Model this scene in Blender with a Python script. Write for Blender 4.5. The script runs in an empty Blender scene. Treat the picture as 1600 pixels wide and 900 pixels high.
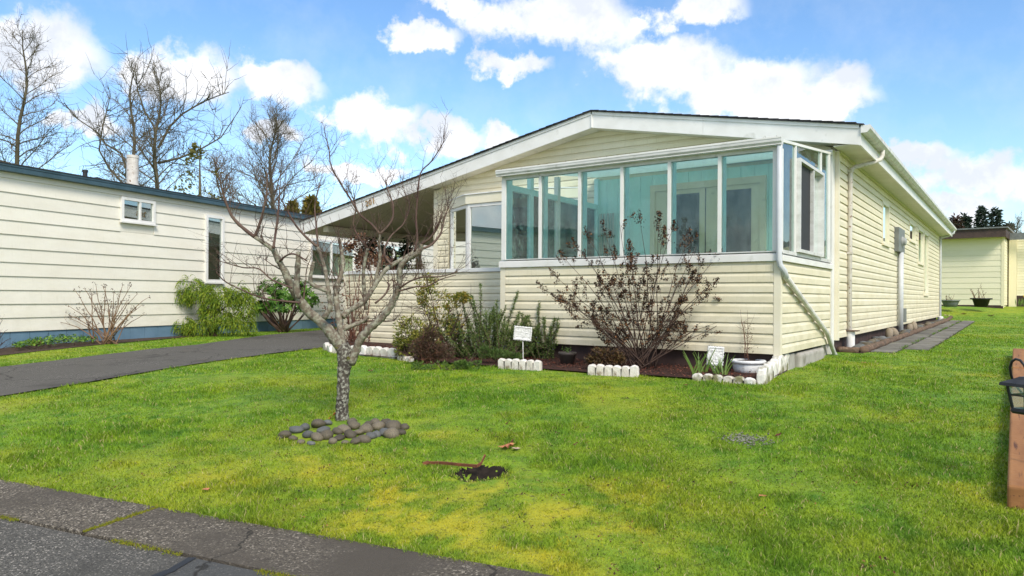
import bpy, bmesh, math, random
import numpy as np
from mathutils import Vector, Matrix, noise as mnoise

sc = bpy.context.scene
col = sc.collection
R = math.radians

# ------------------------------------------------------------------ camera
F, EYE, ROLL = 1116.0, 0.80, 0.0055          # focal length in photo pixels, eye height above the house plot
cam_d = bpy.data.cameras.new('camera'); cam = bpy.data.objects.new('camera', cam_d); col.objects.link(cam)
cam_d.sensor_width = 36.0; cam_d.lens = 36.0 * F / 1600.0
cam_d.shift_y = 15.0 / 1600.0
cam_d.clip_start = 0.05; cam_d.clip_end = 3000
Rv = Vector((1, 0, ROLL)).normalized(); Uv = Vector((-ROLL, 0, 1)).normalized(); Fv = Vector((0, 1, 0))
cam.matrix_world = Matrix(((Rv.x, Uv.x, -Fv.x, 0), (Rv.y, Uv.y, -Fv.y, 0), (Rv.z, Uv.z, -Fv.z, EYE), (0, 0, 0, 1)))
sc.camera = cam

# ------------------------------------------------------------------ sky, sun, exposure
SUN_AZ, SUN_EL = R(160), R(44)               # compass-like angle from +Y clockwise; behind the camera, a little right
SKY_STRENGTH = 0.14
SKY_SAT = 1.16
CLOUD_VALUE = 5.4
sc.view_settings.view_transform = 'Standard'
sc.view_settings.look = 'None'
sc.view_settings.gamma = 1.0
sc.view_settings.use_curve_mapping = False
sc.view_settings.exposure = 0.72
sun_d = bpy.data.lights.new('sun', 'SUN'); sun = bpy.data.objects.new('sun', sun_d); col.objects.link(sun)
sun_d.energy = 2.3; sun_d.angle = R(18); sun_d.color = (1.0, 0.92, 0.80)
sd = Vector((math.sin(SUN_AZ) * math.cos(SUN_EL), math.cos(SUN_AZ) * math.cos(SUN_EL), math.sin(SUN_EL)))
sun.rotation_euler = sd.to_track_quat('Z', 'Y').to_euler()
sun.location = (0, 0, 30)

world = bpy.data.worlds.new('World'); sc.world = world; world.use_nodes = True
def build_world():
    nt = world.node_tree; nt.nodes.clear(); L = nt.links.new; N = nt.nodes.new
    out = N('ShaderNodeOutputWorld'); bg = N('ShaderNodeBackground'); bg.inputs['Strength'].default_value = SKY_STRENGTH
    L(bg.outputs[0], out.inputs[0])
    sky = N('ShaderNodeTexSky'); sky.sky_type = 'NISHITA'; sky.sun_disc = False
    sky.sun_elevation = SUN_EL; sky.sun_rotation = SUN_AZ
    sky.air_density = 1.0; sky.dust_density = 0.6; sky.ozone_density = 2.0
    tc = N('ShaderNodeTexCoord'); sep = N('ShaderNodeSeparateXYZ'); L(tc.outputs['Generated'], sep.inputs[0])
    def m(op, a, b=None, c=None, clamp=False):
        n = N('ShaderNodeMath'); n.operation = op; n.use_clamp = clamp
        for i, v in enumerate((a, b, c)):
            if v is None: continue
            if isinstance(v, (int, float)): n.inputs[i].default_value = v
            else: L(v, n.inputs[i])
        return n.outputs[0]
    az = m('ARCTAN2', sep.outputs[0], sep.outputs[1]); el = m('ARCSINE', sep.outputs[2])
    cmb = N('ShaderNodeCombineXYZ'); L(az, cmb.inputs[0]); L(el, cmb.inputs[1]); AE = cmb.outputs[0]
    # one fractal noise gives the billows, the ragged outline and the folds
    nz = N('ShaderNodeTexNoise'); nz.inputs['Scale'].default_value = 13.5; nz.inputs['Detail'].default_value = 7; nz.inputs['Roughness'].default_value = 0.60
    L(tc.outputs['Generated'], nz.inputs['Vector'])
    sn = N('ShaderNodeSeparateColor'); L(nz.outputs['Color'], sn.inputs[0])
    wv = N('ShaderNodeVectorMath'); wv.operation = 'MULTIPLY_ADD'; L(nz.outputs['Color'], wv.inputs[0]); wv.inputs[1].default_value = (0.14, 0.10, 0); wv.inputs[2].default_value = (-0.07, -0.05, 0)
    wa_ = N('ShaderNodeVectorMath'); wa_.operation = 'ADD'; L(AE, wa_.inputs[0]); L(wv.outputs[0], wa_.inputs[1]); AE = wa_.outputs[0]
    nz2 = N('ShaderNodeTexNoise'); nz2.inputs['Scale'].default_value = 4.0; nz2.inputs['Detail'].default_value = 1
    L(tc.outputs['Generated'], nz2.inputs['Vector'])
    clouds = [(60,88,140,66),(300,125,105,56),(430,130,95,38),(115,195,100,22),(590,185,92,42),(690,215,92,36),
              (785,215,44,22),(565,262,95,18),(665,60,70,22),(725,5,45,22),(870,36,140,52),(800,108,70,22),
              (1090,12,90,32),(1040,105,140,58),(1170,135,150,60),(1290,150,100,40),(1190,185,170,30),
              (1420,252,100,28),(1530,284,140,42),(1460,325,130,26),(430,215,60,20)]
    acc = None
    for (px, py, wx, wy) in clouds:
        a0 = math.atan((px - 800) / F); wa = wx / F * math.cos(a0) ** 2; e0 = math.atan((465 - py) / F * math.cos(a0)); we = wy / F * math.cos(a0)
        k = N('ShaderNodeVectorMath'); k.operation = 'MULTIPLY_ADD'; L(AE, k.inputs[0]); wa *= .92; we *= .90; k.inputs[1].default_value = (1 / wa, 1 / we, 0); k.inputs[2].default_value = (-a0 / wa, -e0 / we, 0)
        ln = N('ShaderNodeVectorMath'); ln.operation = 'LENGTH'; L(k.outputs[0], ln.inputs[0])
        acc = ln.outputs['Value'] if acc is None else m('SMOOTH_MIN', acc, ln.outputs['Value'], 0.2)
    acc = m('SUBTRACT', 1.0, acc)
    # same cloud over the unseen sky, thickened to whiten the fill light
    rest = m('SUBTRACT', m('MULTIPLY', nz2.outputs[0], 3.2), 1.42)
    inview = m('MULTIPLY', m('SUBTRACT', 0.85, m('ABSOLUTE', az)), 9.0, clamp=True)
    low = m('MULTIPLY', m('SUBTRACT', 0.50, el), 9.0, clamp=True)
    rest = m('SUBTRACT', rest, m('MULTIPLY', m('MULTIPLY', inview, low), 4.0))
    acc = m('MAXIMUM', acc, rest)
    d = m('ADD', acc, m('MULTIPLY', m('SUBTRACT', sn.outputs[0], 0.50), 2.1))
    mr = N('ShaderNodeMapRange'); mr.interpolation_type = 'SMOOTHSTEP'; L(d, mr.inputs[0])
    mr.inputs[1].default_value = -0.10; mr.inputs[2].default_value = 0.46
    veil = m('MULTIPLY', m('SUBTRACT', sn.outputs[2], 0.42, clamp=True), 0.45, clamp=True)
    dens = m('MAXIMUM', m('MULTIPLY', mr.outputs[0], 0.97), veil)
    # cloud body: white tops, faint grey-violet folds
    shade = N('ShaderNodeMapRange'); L(sn.outputs[1], shade.inputs[0]); shade.inputs[1].default_value = 0.38; shade.inputs[2].default_value = 0.60
    cc = N('ShaderNodeMix'); cc.data_type = 'RGBA'; L(shade.outputs[0], cc.inputs[0])
    v = CLOUD_VALUE
    cc.inputs[6].default_value = (v * 0.70, v * 0.74, v * 0.82, 1); cc.inputs[7].default_value = (v, v, v * 1.02, 1)
    hs = N('ShaderNodeHueSaturation'); hs.inputs['Saturation'].default_value = SKY_SAT; L(sky.outputs[0], hs.inputs['Color'])
    mx = N('ShaderNodeMix'); mx.data_type = 'RGBA'; L(dens, mx.inputs[0]); L(hs.outputs[0], mx.inputs[6]); L(cc.outputs[2], mx.inputs[7])
    L(mx.outputs[2], bg.inputs['Color'])
    world.cycles.sampling_method = 'MANUAL'; world.cycles.sample_map_resolution = 256
build_world()

# ------------------------------------------------------------------ pixel helpers (photo pixel -> ray in the place)
def ray(px, py):
    return (Rv * ((px - 800) / F) + Uv * ((465 - py) / F) + Fv)
def at_depth(px, py, y):
    d = ray(px, py); return Vector((0, 0, EYE)) + d * (y / d.y)
NX, NY = 0.406, 0.914                         # across the road, towards the houses
RX0, RY0 = 0.05, 2.82
def road_s(x, y): return (x - RX0) * NX + (y - RY0) * NY
def gz(x, y):
    x = np.asarray(x, float); y = np.asarray(y, float)
    s = (x - RX0) * NX + (y - RY0) * NY
    z = -0.30 * (1 - np.clip(s / 5.2, 0, 1)) ** 1.5
    z = np.where(s < 0.0, -0.30, z)
    rise = np.interp(y, [7.6, 9.8, 22, 24, 26.5, 40, 120], [0, 0.065, 0.14, 0.24, 0.56, 0.7, 1.0])
    k = np.clip((x - 1.6) / 3.0, 0, 1); k = k * k * (3 - 2 * k)
    return z + rise * k
def gzf(x, y): return float(gz(x, y))
def ground(px, py):
    d = ray(px, py); lo, hi = 0.5, None
    t = 0.5
    while t < 200:
        p = Vector((0, 0, EYE)) + d * t
        if p.z < gzf(p.x, p.y): hi = t; break
        lo = t; t *= 1.04
    if hi is None: hi = 200
    for _ in range(40):
        mid = (lo + hi) / 2; p = Vector((0, 0, EYE)) + d * mid
        if p.z < gzf(p.x, p.y): hi = mid
        else: lo = mid
    return Vector((0, 0, EYE)) + d * hi
# house frame: u to the right along its front, v to the back
HA = R(-35.2); HC = Vector((2.843, 7.60, 0.0))
HR = Vector((math.cos(HA), math.sin(HA), 0)); HB = Vector((-math.sin(HA), math.cos(HA), 0))
def HP(u, v, z=0): return HC + HR * u + HB * v + Vector((0, 0, z))
def house_front(px, py, v=0.0):               # (u, z) where a ray meets the plane v = const
    d = ray(px, py); o = Vector((0, 0, EYE)); t = (v - (o - HC).dot(HB)) / d.dot(HB); p = o + d * t
    return (p - HC).dot(HR), p.z
def house_side(px, py, u=0.0):
    d = ray(px, py); o = Vector((0, 0, EYE)); t = (u - (o - HC).dot(HR)) / d.dot(HR); p = o + d * t
    return (p - HC).dot(HB), p.z

# ------------------------------------------------------------------ mesh helpers
class MB:
    def __init__(s): s.v = []; s.f = []
    def quad(s, a, b, c, d):
        n = len(s.v); s.v += [tuple(a), tuple(b), tuple(c), tuple(d)]; s.f.append((n, n + 1, n + 2, n + 3)); return s
    def hexa(s, p):                            # 8 points: bottom loop, top loop
        n = len(s.v); s.v += [tuple(q) for q in p]
        s.f += [(n+3,n+2,n+1,n), (n+4,n+5,n+6,n+7), (n,n+1,n+5,n+4), (n+1,n+2,n+6,n+5), (n+2,n+3,n+7,n+6), (n+3,n,n+4,n+7)]; return s
    def box(s, x0, x1, y0, y1, z0, z1):
        return s.hexa([(x0,y0,z0),(x1,y0,z0),(x1,y1,z0),(x0,y1,z0),(x0,y0,z1),(x1,y0,z1),(x1,y1,z1),(x0,y1,z1)])
    def beam(s, a, b, w, h, up=(0, 0, 1)):     # box from a to b, w across, h along up
        a = Vector(a); b = Vector(b); d = (b - a).normalized(); up = Vector(up); x = d.cross(up).normalized() * (w / 2); z = x.cross(d).normalized() * (h / 2)
        return s.hexa([a-x-z, a+x-z, b+x-z, b-x-z, a-x+z, a+x+z, b+x+z, b-x+z])
    def prism(s, loop, off):                   # extrude a planar loop by a vector
        n = len(s.v); k = len(loop); off = Vector(off)
        s.v += [tuple(p) for p in loop] + [tuple(Vector(p) + off) for p in loop]
        s.f.append(tuple(range(n + k - 1, n - 1, -1))); s.f.append(tuple(range(n + k, n + 2 * k)))
        for i in range(k): j = (i + 1) % k; s.f.append((n + i, n + j, n + k + j, n + k + i))
        return s
    def tube(s, pts, rad, k=6, cap=True):
        pts = [Vector(p) for p in pts]; n0 = len(s.v); m = len(pts)
        if m < 2: return s
        if not hasattr(rad, '__len__'): rad = [rad] * m
        t = (pts[1] - pts[0]).normalized(); a = Vector((0, 0, 1)) if abs(t.z) < .9 else Vector((1, 0, 0))
        x = t.cross(a).normalized()
        for i in range(m):
            if i == 0: t = pts[1] - pts[0]
            elif i == m - 1: t = pts[-1] - pts[-2]
            else: t = pts[i + 1] - pts[i - 1]
            if t.length < 1e-9: t = Vector((0, 0, 1))
            t.normalize(); x = x - t * x.dot(t)
            if x.length < 1e-6: x = t.orthogonal()
            x.normalize(); y = t.cross(x)
            for j in range(k):
                c = 2 * math.pi * j / k; q = pts[i] + (x * math.cos(c) + y * math.sin(c)) * rad[i]; s.v.append((q.x, q.y, q.z))
        for i in range(m - 1):
            for j in range(k):
                b = n0 + i * k; jj = (j + 1) % k; s.f.append((b + j, b + jj, b + k + jj, b + k + j))
        if cap: s.f.append(tuple(range(n0 + k - 1, n0 - 1, -1))); s.f.append(tuple(range(n0 + (m - 1) * k, n0 + m * k)))
        return s
    def lathe(s, prof, c=(0, 0, 0), k=24, sx=1.0, sy=1.0):
        n0 = len(s.v); m = len(prof)
        for (r, z) in prof:
            for j in range(k):
                a = 2 * math.pi * j / k; s.v.append((c[0] + r * sx * math.cos(a), c[1] + r * sy * math.sin(a), c[2] + z))
        for i in range(m - 1):
            for j in range(k):
                b = n0 + i * k; jj = (j + 1) % k; s.f.append((b + j, b + jj, b + k + jj, b + k + j))
        return s
    def leaf(s, p, d, n, l, w, fold=0.0):      # four-sided leaf blade
        d = d.normalized(); x = d.cross(n)
        if x.length < 1e-6: x = d.orthogonal()
        x.normalize(); up = x.cross(d)
        k = len(s.v); m = p + d * (l * .5) + up * fold * l; e = p + d * l
        a = m + x * (w * .5); b = m - x * (w * .5)
        s.v += [(p.x, p.y, p.z), (a.x, a.y, a.z), (e.x, e.y, e.z), (b.x, b.y, b.z)]; s.f.append((k, k + 1, k + 2, k + 3)); return s
    def mesh(s, name, mat, smooth=False):
        me = bpy.data.meshes.new(name); me.from_pydata(s.v, [], s.f); me.update()
        if mat: me.materials.append(mat)
        if smooth: me.polygons.foreach_set('use_smooth', [True] * len(me.polygons))
        return me
    def build(s, name, mat, parent=None, smooth=False, kind=None, label=None):
        return link(name, s.mesh(name, mat, smooth), parent, kind, label)
def link(name, me, parent=None, kind=None, label=None):
    o = bpy.data.objects.new(name, me); col.objects.link(o)
    if parent: o.parent = parent
    if kind: o['kind'] = kind
    if label: o['label'] = label
    return o
def tag(o, label, cat, group=None):
    o['label'] = label; o['category'] = cat
    if group: o['group'] = group
    return o
def thing(name, label, cat, loc=(0, 0, 0), rz=0.0, group=None):
    o = bpy.data.objects.new(name, None); col.objects.link(o); o.empty_display_size = 0.1
    o.location = loc; o.rotation_euler = (0, 0, rz); return tag(o, label, cat, group)
def bevel(o, w, seg=2, ang=40):
    b = o.modifiers.new('bevel', 'BEVEL'); b.width = w; b.segments = seg; b.limit_method = 'ANGLE'; b.angle_limit = R(ang); return o

# ------------------------------------------------------------------ materials
def _nodes(name):
    m = bpy.data.materials.new(name); m.use_nodes = True; nt = m.node_tree
    return m, nt, nt.nodes['Principled BSDF'], nt.nodes.new, nt.links.new
def mixc(N, L, fac, a, b, blend='MIX'):
    x = N('ShaderNodeMix'); x.data_type = 'RGBA'; x.blend_type = blend
    for i, v in ((0, fac), (6, a), (7, b)):
        if isinstance(v, tuple): x.inputs[i].default_value = v if len(v) == 4 else v + (1,)
        elif isinstance(v, (int, float)): x.inputs[i].default_value = v
        else: L(v, x.inputs[i])
    return x.outputs[2]
def ramp(N, L, src, lo, hi):
    x = N('ShaderNodeMapRange'); L(src, x.inputs[0]); x.inputs[1].default_value = lo; x.inputs[2].default_value = hi; return x.outputs[0]
def tex(N, L, scale, detail=4, stretch=(1, 1, 1), coord='Object', rough=.55):
    tc = N('ShaderNodeTexCoord')
    mp = N('ShaderNodeMapping'); mp.inputs['Scale'].default_value = stretch; L(tc.outputs[coord], mp.inputs[0])
    n = N('ShaderNodeTexNoise'); n.inputs['Scale'].default_value = scale; n.inputs['Detail'].default_value = detail; n.inputs['Roughness'].default_value = rough
    L(mp.outputs[0], n.inputs['Vector']); return n.outputs[0]
def add_bump(N, L, bs, h, strength, dist=.01):
    b = N('ShaderNodeBump'); b.inputs['Strength'].default_value = strength; b.inputs['Distance'].default_value = dist; L(h, b.inputs['Height']); L(b.outputs[0], bs.inputs['Normal'])
def mat(name, c1, c2=None, rough=.6, scale=6, lo=.35, hi=.65, stretch=(1, 1, 1), bump=0, bscale=60, spec=.3, metal=0, island=0.0, c3=None, st3=(1, 1, 1), s3=30, lo3=.6, hi3=.7, dist=.01, obj=0.0, trans=0.0):
    m, nt, bs, N, L = _nodes(name)
    bs.inputs['Roughness'].default_value = rough; bs.inputs['Specular IOR Level'].default_value = spec; bs.inputs['Metallic'].default_value = metal
    c = c1 + (1,)
    if c2: c = mixc(N, L, ramp(N, L, tex(N, L, scale, 5, stretch), lo, hi), c1, c2)
    if c3: c = mixc(N, L, ramp(N, L, tex(N, L, s3, 6, st3), lo3, hi3), c, c3)
    if island:
        g = N('ShaderNodeNewGeometry'); hs = N('ShaderNodeHueSaturation'); mr = N('ShaderNodeMapRange'); L(g.outputs['Random Per Island'], mr.inputs[0])
        mr.inputs[3].default_value = 1 - island; mr.inputs[4].default_value = 1 + island; L(mr.outputs[0], hs.inputs['Value'])
        if isinstance(c, tuple): hs.inputs['Color'].default_value = c
        else: L(c, hs.inputs['Color'])
        c = hs.outputs[0]
    if obj:
        g = N('ShaderNodeObjectInfo'); hs = N('ShaderNodeHueSaturation'); mr = N('ShaderNodeMapRange'); L(g.outputs['Random'], mr.inputs[0])
        mr.inputs[3].default_value = 1 - obj; mr.inputs[4].default_value = 1 + obj; L(mr.outputs[0], hs.inputs['Value'])
        if isinstance(c, tuple): hs.inputs['Color'].default_value = c
        else: L(c, hs.inputs['Color'])
        c = hs.outputs[0]
    if isinstance(c, tuple): bs.inputs['Base Color'].default_value = c
    else: L(c, bs.inputs['Base Color'])
    if bump: add_bump(N, L, bs, tex(N, L, bscale, 6), bump, dist)
    if trans:
        tr = N('ShaderNodeBsdfTranslucent'); ms = N('ShaderNodeMixShader'); ms.inputs[0].default_value = trans
        if isinstance(c, tuple): tr.inputs[0].default_value = c
        else: L(c, tr.inputs[0])
        L(bs.outputs[0], ms.inputs[1]); L(tr.outputs[0], ms.inputs[2]); L(ms.outputs[0], nt.nodes['Material Output'].inputs[0])
    return m
def leafmat(name, cols, rough=.5, spec=.35, trans=.25):   # one tone for each leaf, picked from cols
    m, nt, bs, N, L = _nodes(name); bs.inputs['Roughness'].default_value = rough; bs.inputs['Specular IOR Level'].default_value = spec
    g = N('ShaderNodeNewGeometry'); r = N('ShaderNodeValToRGB'); L(g.outputs['Random Per Island'], r.inputs[0])
    e = r.color_ramp.elements; k = len(cols)
    e[0].position = 0; e[0].color = cols[0] + (1,); e[1].position = 1; e[1].color = cols[-1] + (1,)
    for i in range(1, k - 1): q = e.new(i / (k - 1)); q.color = cols[i] + (1,)
    L(r.outputs[0], bs.inputs['Base Color'])
    if trans:
        tr = N('ShaderNodeBsdfTranslucent'); ms = N('ShaderNodeMixShader'); ms.inputs[0].default_value = trans; L(r.outputs[0], tr.inputs[0])
        L(bs.outputs[0], ms.inputs[1]); L(tr.outputs[0], ms.inputs[2]); L(ms.outputs[0], nt.nodes['Material Output'].inputs[0])
    return m
def glassmat(name, tint, refl, rough=.01, streak=0.0):
    m, nt, bs, N, L = _nodes(name); nt.nodes.remove(bs)
    t = N('ShaderNodeBsdfTransparent'); t.inputs[0].default_value = tint + (1,)
    g = N('ShaderNodeBsdfGlossy'); g.inputs['Roughness'].default_value = rough; g.inputs['Color'].default_value = (.95, 1, .98, 1)
    lw = N('ShaderNodeLayerWeight'); lw.inputs[0].default_value = .18
    a = N('ShaderNodeMath'); a.operation = 'ADD'; a.use_clamp = True; L(lw.outputs['Fresnel'], a.inputs[0]); a.inputs[1].default_value = refl
    ms = N('ShaderNodeMixShader'); L(a.outputs[0], ms.inputs[0]); L(t.outputs[0], ms.inputs[1]); L(g.outputs[0], ms.inputs[2])
    o = ms.outputs[0]
    if streak:                                 # dried water marks on the pane
        d = N('ShaderNodeBsdfDiffuse'); d.inputs[0].default_value = (.62, .72, .69, 1)
        w = tex(N, L, 5, 9, (1, 1, .45), rough=.72); fac = N('ShaderNodeMapRange'); L(w, fac.inputs[0]); fac.inputs[1].default_value = .42; fac.inputs[2].default_value = .72; fac.inputs[4].default_value = streak
        m2 = N('ShaderNodeMixShader'); L(fac.outputs[0], m2.inputs[0]); L(o, m2.inputs[1]); L(d.outputs[0], m2.inputs[2]); o = m2.outputs[0]
        b = N('ShaderNodeBump'); b.inputs['Strength'].default_value = .06; b.inputs['Distance'].default_value = .02; L(tex(N, L, 3, 3), b.inputs['Height']); L(b.outputs[0], g.inputs['Normal'])
    L(o, nt.nodes['Material Output'].inputs[0]); return m
def sidingmat(name, base, alt, dirt, amount, zfade=1.2):
    m, nt, bs, N, L = _nodes(name); bs.inputs['Roughness'].default_value = .55; bs.inputs['Specular IOR Level'].default_value = .3
    c = mixc(N, L, ramp(N, L, tex(N, L, 1.6, 5, (1, 1, 3)), .35, .68), base, alt)
    # algae and splash stains: patchy, growing where rain splashes up from the soil
    geo = N('ShaderNodeTexCoord'); sp = N('ShaderNodeSeparateXYZ'); L(geo.outputs['Object'], sp.inputs[0])
    h = N('ShaderNodeMapRange'); L(sp.outputs[2], h.inputs[0]); h.inputs[1].default_value = zfade; h.inputs[2].default_value = 0.1; h.inputs[3].default_value = .35; h.inputs[4].default_value = 1
    n1 = ramp(N, L, tex(N, L, 2.6, 8, (1, 1, 2.2), rough=.7), .42, .75)
    mm = N('ShaderNodeMath'); mm.operation = 'MULTIPLY'; L(n1, mm.inputs[0]); L(h.outputs[0], mm.inputs[1])
    m2 = N('ShaderNodeMath'); m2.operation = 'MULTIPLY'; L(mm.outputs[0], m2.inputs[0]); m2.inputs[1].default_value = amount
    c = mixc(N, L, m2.outputs[0], c, dirt)
    st = ramp(N, L, tex(N, L, 9, 5, (6, 6, .35)), .56, .8); m3 = N('ShaderNodeMath'); m3.operation = 'MULTIPLY'; L(st, m3.inputs[0]); m3.inputs[1].default_value = amount * .55
    c = mixc(N, L, m3.outputs[0], c, dirt)
    o = N('ShaderNodeObjectInfo'); hs = N('ShaderNodeHueSaturation'); mr = N('ShaderNodeMapRange'); L(o.outputs['Random'], mr.inputs[0]); mr.inputs[3].default_value = .965; mr.inputs[4].default_value = 1.03
    L(mr.outputs[0], hs.inputs['Value']); L(c, hs.inputs['Color']); L(hs.outputs[0], bs.inputs['Base Color'])
    add_bump(N, L, bs, tex(N, L, 40, 5, (.2, .2, 3)), .15, .004); return m

M = {}
M['cream'] = sidingmat('cream_vinyl', (.76, .70, .53), (.73, .66, .47), (.40, .37, .20), .66)
M['cream_trim'] = mat('cream_trim', (.76, .71, .56), (.71, .65, .48), rough=.5, scale=3)
M['ivory'] = sidingmat('ivory_board', (.80, .77, .67), (.77, .73, .62), (.48, .46, .34), .45)
M['yellow'] = sidingmat('pale_yellow_board', (.81, .76, .56), (.78, .73, .52), (.6, .55, .36), .15)
M['yellow_trim'] = mat('pale_yellow_trim', (.80, .73, .50))
M['white'] = mat('white_paint', (.78, .77, .74), (.70, .69, .65), rough=.45, scale=3, c3=(.42, .42, .36), s3=5, lo3=.62, hi3=.85)
M['soffit'] = mat('soffit_vinyl', (.70, .67, .57), (.64, .61, .50), rough=.6, scale=4)
M['alu'] = mat('weathered_aluminium', (.66, .66, .64), (.52, .52, .49), rough=.42, scale=7, stretch=(1, 1, 2), c3=(.34, .34, .28), s3=9, lo3=.6, hi3=.78)
M['gutter'] = mat('dirty_white_gutter', (.70, .69, .65), (.48, .47, .42), rough=.45, scale=6, c3=(.22, .20, .15), s3=14, lo3=.62, hi3=.78)
M['rusty_white'] = mat('peeling_white_downspout', (.66, .63, .58), (.52, .48, .42), rough=.55, scale=9, c3=(.22, .13, .08), s3=22, lo3=.6, hi3=.66)
M['shingle'] = mat('asphalt_shingle', (.035, .035, .038), (.07, .068, .066), rough=.95, scale=18, bump=.5, bscale=160)
M['carport'] = mat('olive_ceiling_panel', (.50, .46, .33), (.44, .41, .28), rough=.7, scale=2)
M['skirt'] = mat('dark_brown_skirting', (.045, .03, .026), (.075, .045, .038), rough=.8, scale=7, stretch=(1, 1, .3))
M['blue'] = mat('slate_blue_paint', (.15, .25, .34), (.12, .21, .29), rough=.6, scale=4)
M['bluetrim'] = mat('dark_teal_gutter', (.055, .105, .135), (.04, .08, .10), rough=.4, scale=5)
M['brown'] = mat('brown_fascia', (.085, .055, .045), (.06, .04, .034), rough=.7, scale=6)
M['teal'] = mat('teal_paint', (.58, .83, .79), (.53, .79, .75), rough=.5, scale=2)
M['teal_light'] = mat('pale_teal_paint', (.55, .82, .82), (.50, .77, .77), rough=.45, scale=4)
M['beige'] = mat('beige_door_paint', (.76, .64, .46), (.70, .58, .41), rough=.5, scale=3, c3=(.38, .30, .2), s3=7, lo3=.62, hi3=.8)
M['black'] = mat('black_metal', (.010, .010, .011), (.022, .022, .023), rough=.42, scale=20, spec=.5)
M['screen'] = mat('insect_screen', (.035, .036, .04), rough=.7)
M['speckled'] = mat('speckled_dark_glass', (.035, .033, .033), (.07, .065, .062), rough=.25, scale=4, c3=(.33, .32, .31), s3=150, lo3=.63, hi3=.68, spec=.5)
M['blind'] = mat('window_blind', (.50, .52, .48), (.44, .46, .42), rough=.6, scale=3)
M['lace'] = mat('lace_curtain', (.42, .44, .42), (.22, .24, .23), rough=.9, scale=30, stretch=(1, 1, .25))
M['dark_room'] = mat('dim_interior', (.05, .055, .055), (.09, .09, .085), rough=.8, scale=2)  # room shade put into the colour of sheets behind panes
M['glass_sun'] = glassmat('sunroom_glass', (.90, .97, .955), .025, .012, .085)
M['glass'] = glassmat('window_glass', (.80, .86, .84), .26, .008)
M['glass_clear'] = glassmat('clear_glass', (.80, .90, .88), .12, .008, .08)
M['concrete'] = mat('grey_concrete', (.42, .40, .36), (.32, .30, .26), rough=.9, scale=7, c3=(.17, .16, .11), s3=6, lo3=.58, hi3=.75, bump=.4, bscale=50)
M['edger'] = mat('white_washed_concrete', (.76, .73, .68), (.55, .50, .43), rough=.85, scale=8, c3=(.24, .19, .13), s3=11, lo3=.56, hi3=.70, bump=.6, bscale=45)
M['edger_moss'] = mat('mossy_white_concrete', (.78, .76, .71), (.55, .50, .42), rough=.9, scale=9, c3=(.20, .19, .10), s3=7, lo3=.50, hi3=.62, bump=.6, bscale=45)
M['grey_metal'] = mat('grey_meter_box', (.14, .15, .15), (.20, .21, .20), rough=.5, scale=8)
M['conduit'] = mat('pale_grey_conduit', (.58, .60, .62), (.50, .52, .53), rough=.45, scale=5)
M['meter'] = mat('meter_drum', (.42, .43, .42), (.34, .35, .34), rough=.35, scale=8)
M['timber'] = mat('weathered_timber', (.16, .10, .065), (.09, .065, .045), rough=.9, scale=5, stretch=(1, 1, 6), c3=(.30, .22, .15), s3=14, lo3=.55, hi3=.75, bump=.7, bscale=30)
M['cedar'] = mat('orange_cedar_timber', (.33, .155, .055), (.24, .105, .038), rough=.75, scale=4, stretch=(3, .4, 3), c3=(.10, .04, .02), st3=(9, .35, 9), s3=5, lo3=.60, hi3=.68, bump=.5, bscale=26)
M['paver'] = mat('old_paver', (.20, .19, .17), (.13, .125, .11), rough=.95, scale=9, c3=(.16, .17, .05), s3=8, lo3=.60, hi3=.70, bump=.6, bscale=70, obj=.22)
M['stone'] = mat('river_stone', (.145, .120, .082), (.080, .068, .050), rough=.6, scale=9, c3=(.17, .145, .06), s3=12, lo3=.55, hi3=.75, bump=.25, bscale=60, obj=.5, spec=.35)
M['stone_grey'] = mat('blue_grey_stone', (.135, .138, .130), (.09, .093, .09), rough=.6, scale=9, bump=.25, bscale=60, obj=.35)
M['stone_pale'] = mat('pale_pebble', (.52, .50, .44), (.40, .38, .33), rough=.6, scale=20, obj=.4)
M['rust'] = mat('rusted_strip', (.24, .085, .04), (.13, .05, .03), rough=.85, scale=18, bump=.3, bscale=70)
M['pot_brown'] = mat('taupe_plastic', (.085, .07, .06), (.07, .058, .05), rough=.55, scale=6)
M['pot_black'] = mat('black_plastic', (.014, .014, .017), (.025, .025, .028), rough=.5, scale=6)
M['pot_grey'] = mat('grey_green_glaze', (.11, .135, .14), (.17, .19, .19), rough=.5, scale=12)
M['pot_white'] = mat('white_plaster_pot', (.76, .77, .76), (.62, .63, .62), rough=.7, scale=14, c3=(.35, .34, .30), s3=12, lo3=.63, hi3=.75, bump=.5, bscale=45)
M['soil'] = mat('dark_soil', (.035, .025, .018), (.06, .042, .03), rough=1, scale=20, bump=.8, bscale=50)
M['number'] = mat('brass_numeral', (.50, .30, .09), (.32, .19, .07), rough=.4, metal=.6, scale=30)
# bark
M['bark_lawn'] = mat('lichened_bark', (.20, .165, .12), (.115, .09, .07), rough=.9, scale=11, stretch=(1, 1, .6), c3=(.32, .315, .24), s3=30, lo3=.44, hi3=.64, bump=.9, bscale=60)
M['bark_trunk'] = mat('blotched_lichen_trunk', (.040, .033, .028), (.10, .085, .068), rough=.95, scale=10, c3=(.30, .295, .24), s3=44, lo3=.48, hi3=.60, bump=.9, bscale=70)
M['twig_red'] = mat('reddish_twig', (.085, .046, .038), (.14, .095, .07), rough=.7, scale=7)
M['bark_far'] = mat('mossy_far_bark', (.12, .105, .068), (.08, .07, .05), rough=.95, scale=3)
M['twig_far'] = mat('far_twig', (.17, .14, .10), (.125, .10, .075), rough=.9, scale=2)
M['stem_brown'] = mat('dry_brown_stem', (.095, .058, .042), (.06, .038, .03), rough=.8, scale=12)
M['stem_tan'] = mat('tan_cane', (.25, .16, .095), (.15, .085, .05), rough=.8, scale=10)
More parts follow.
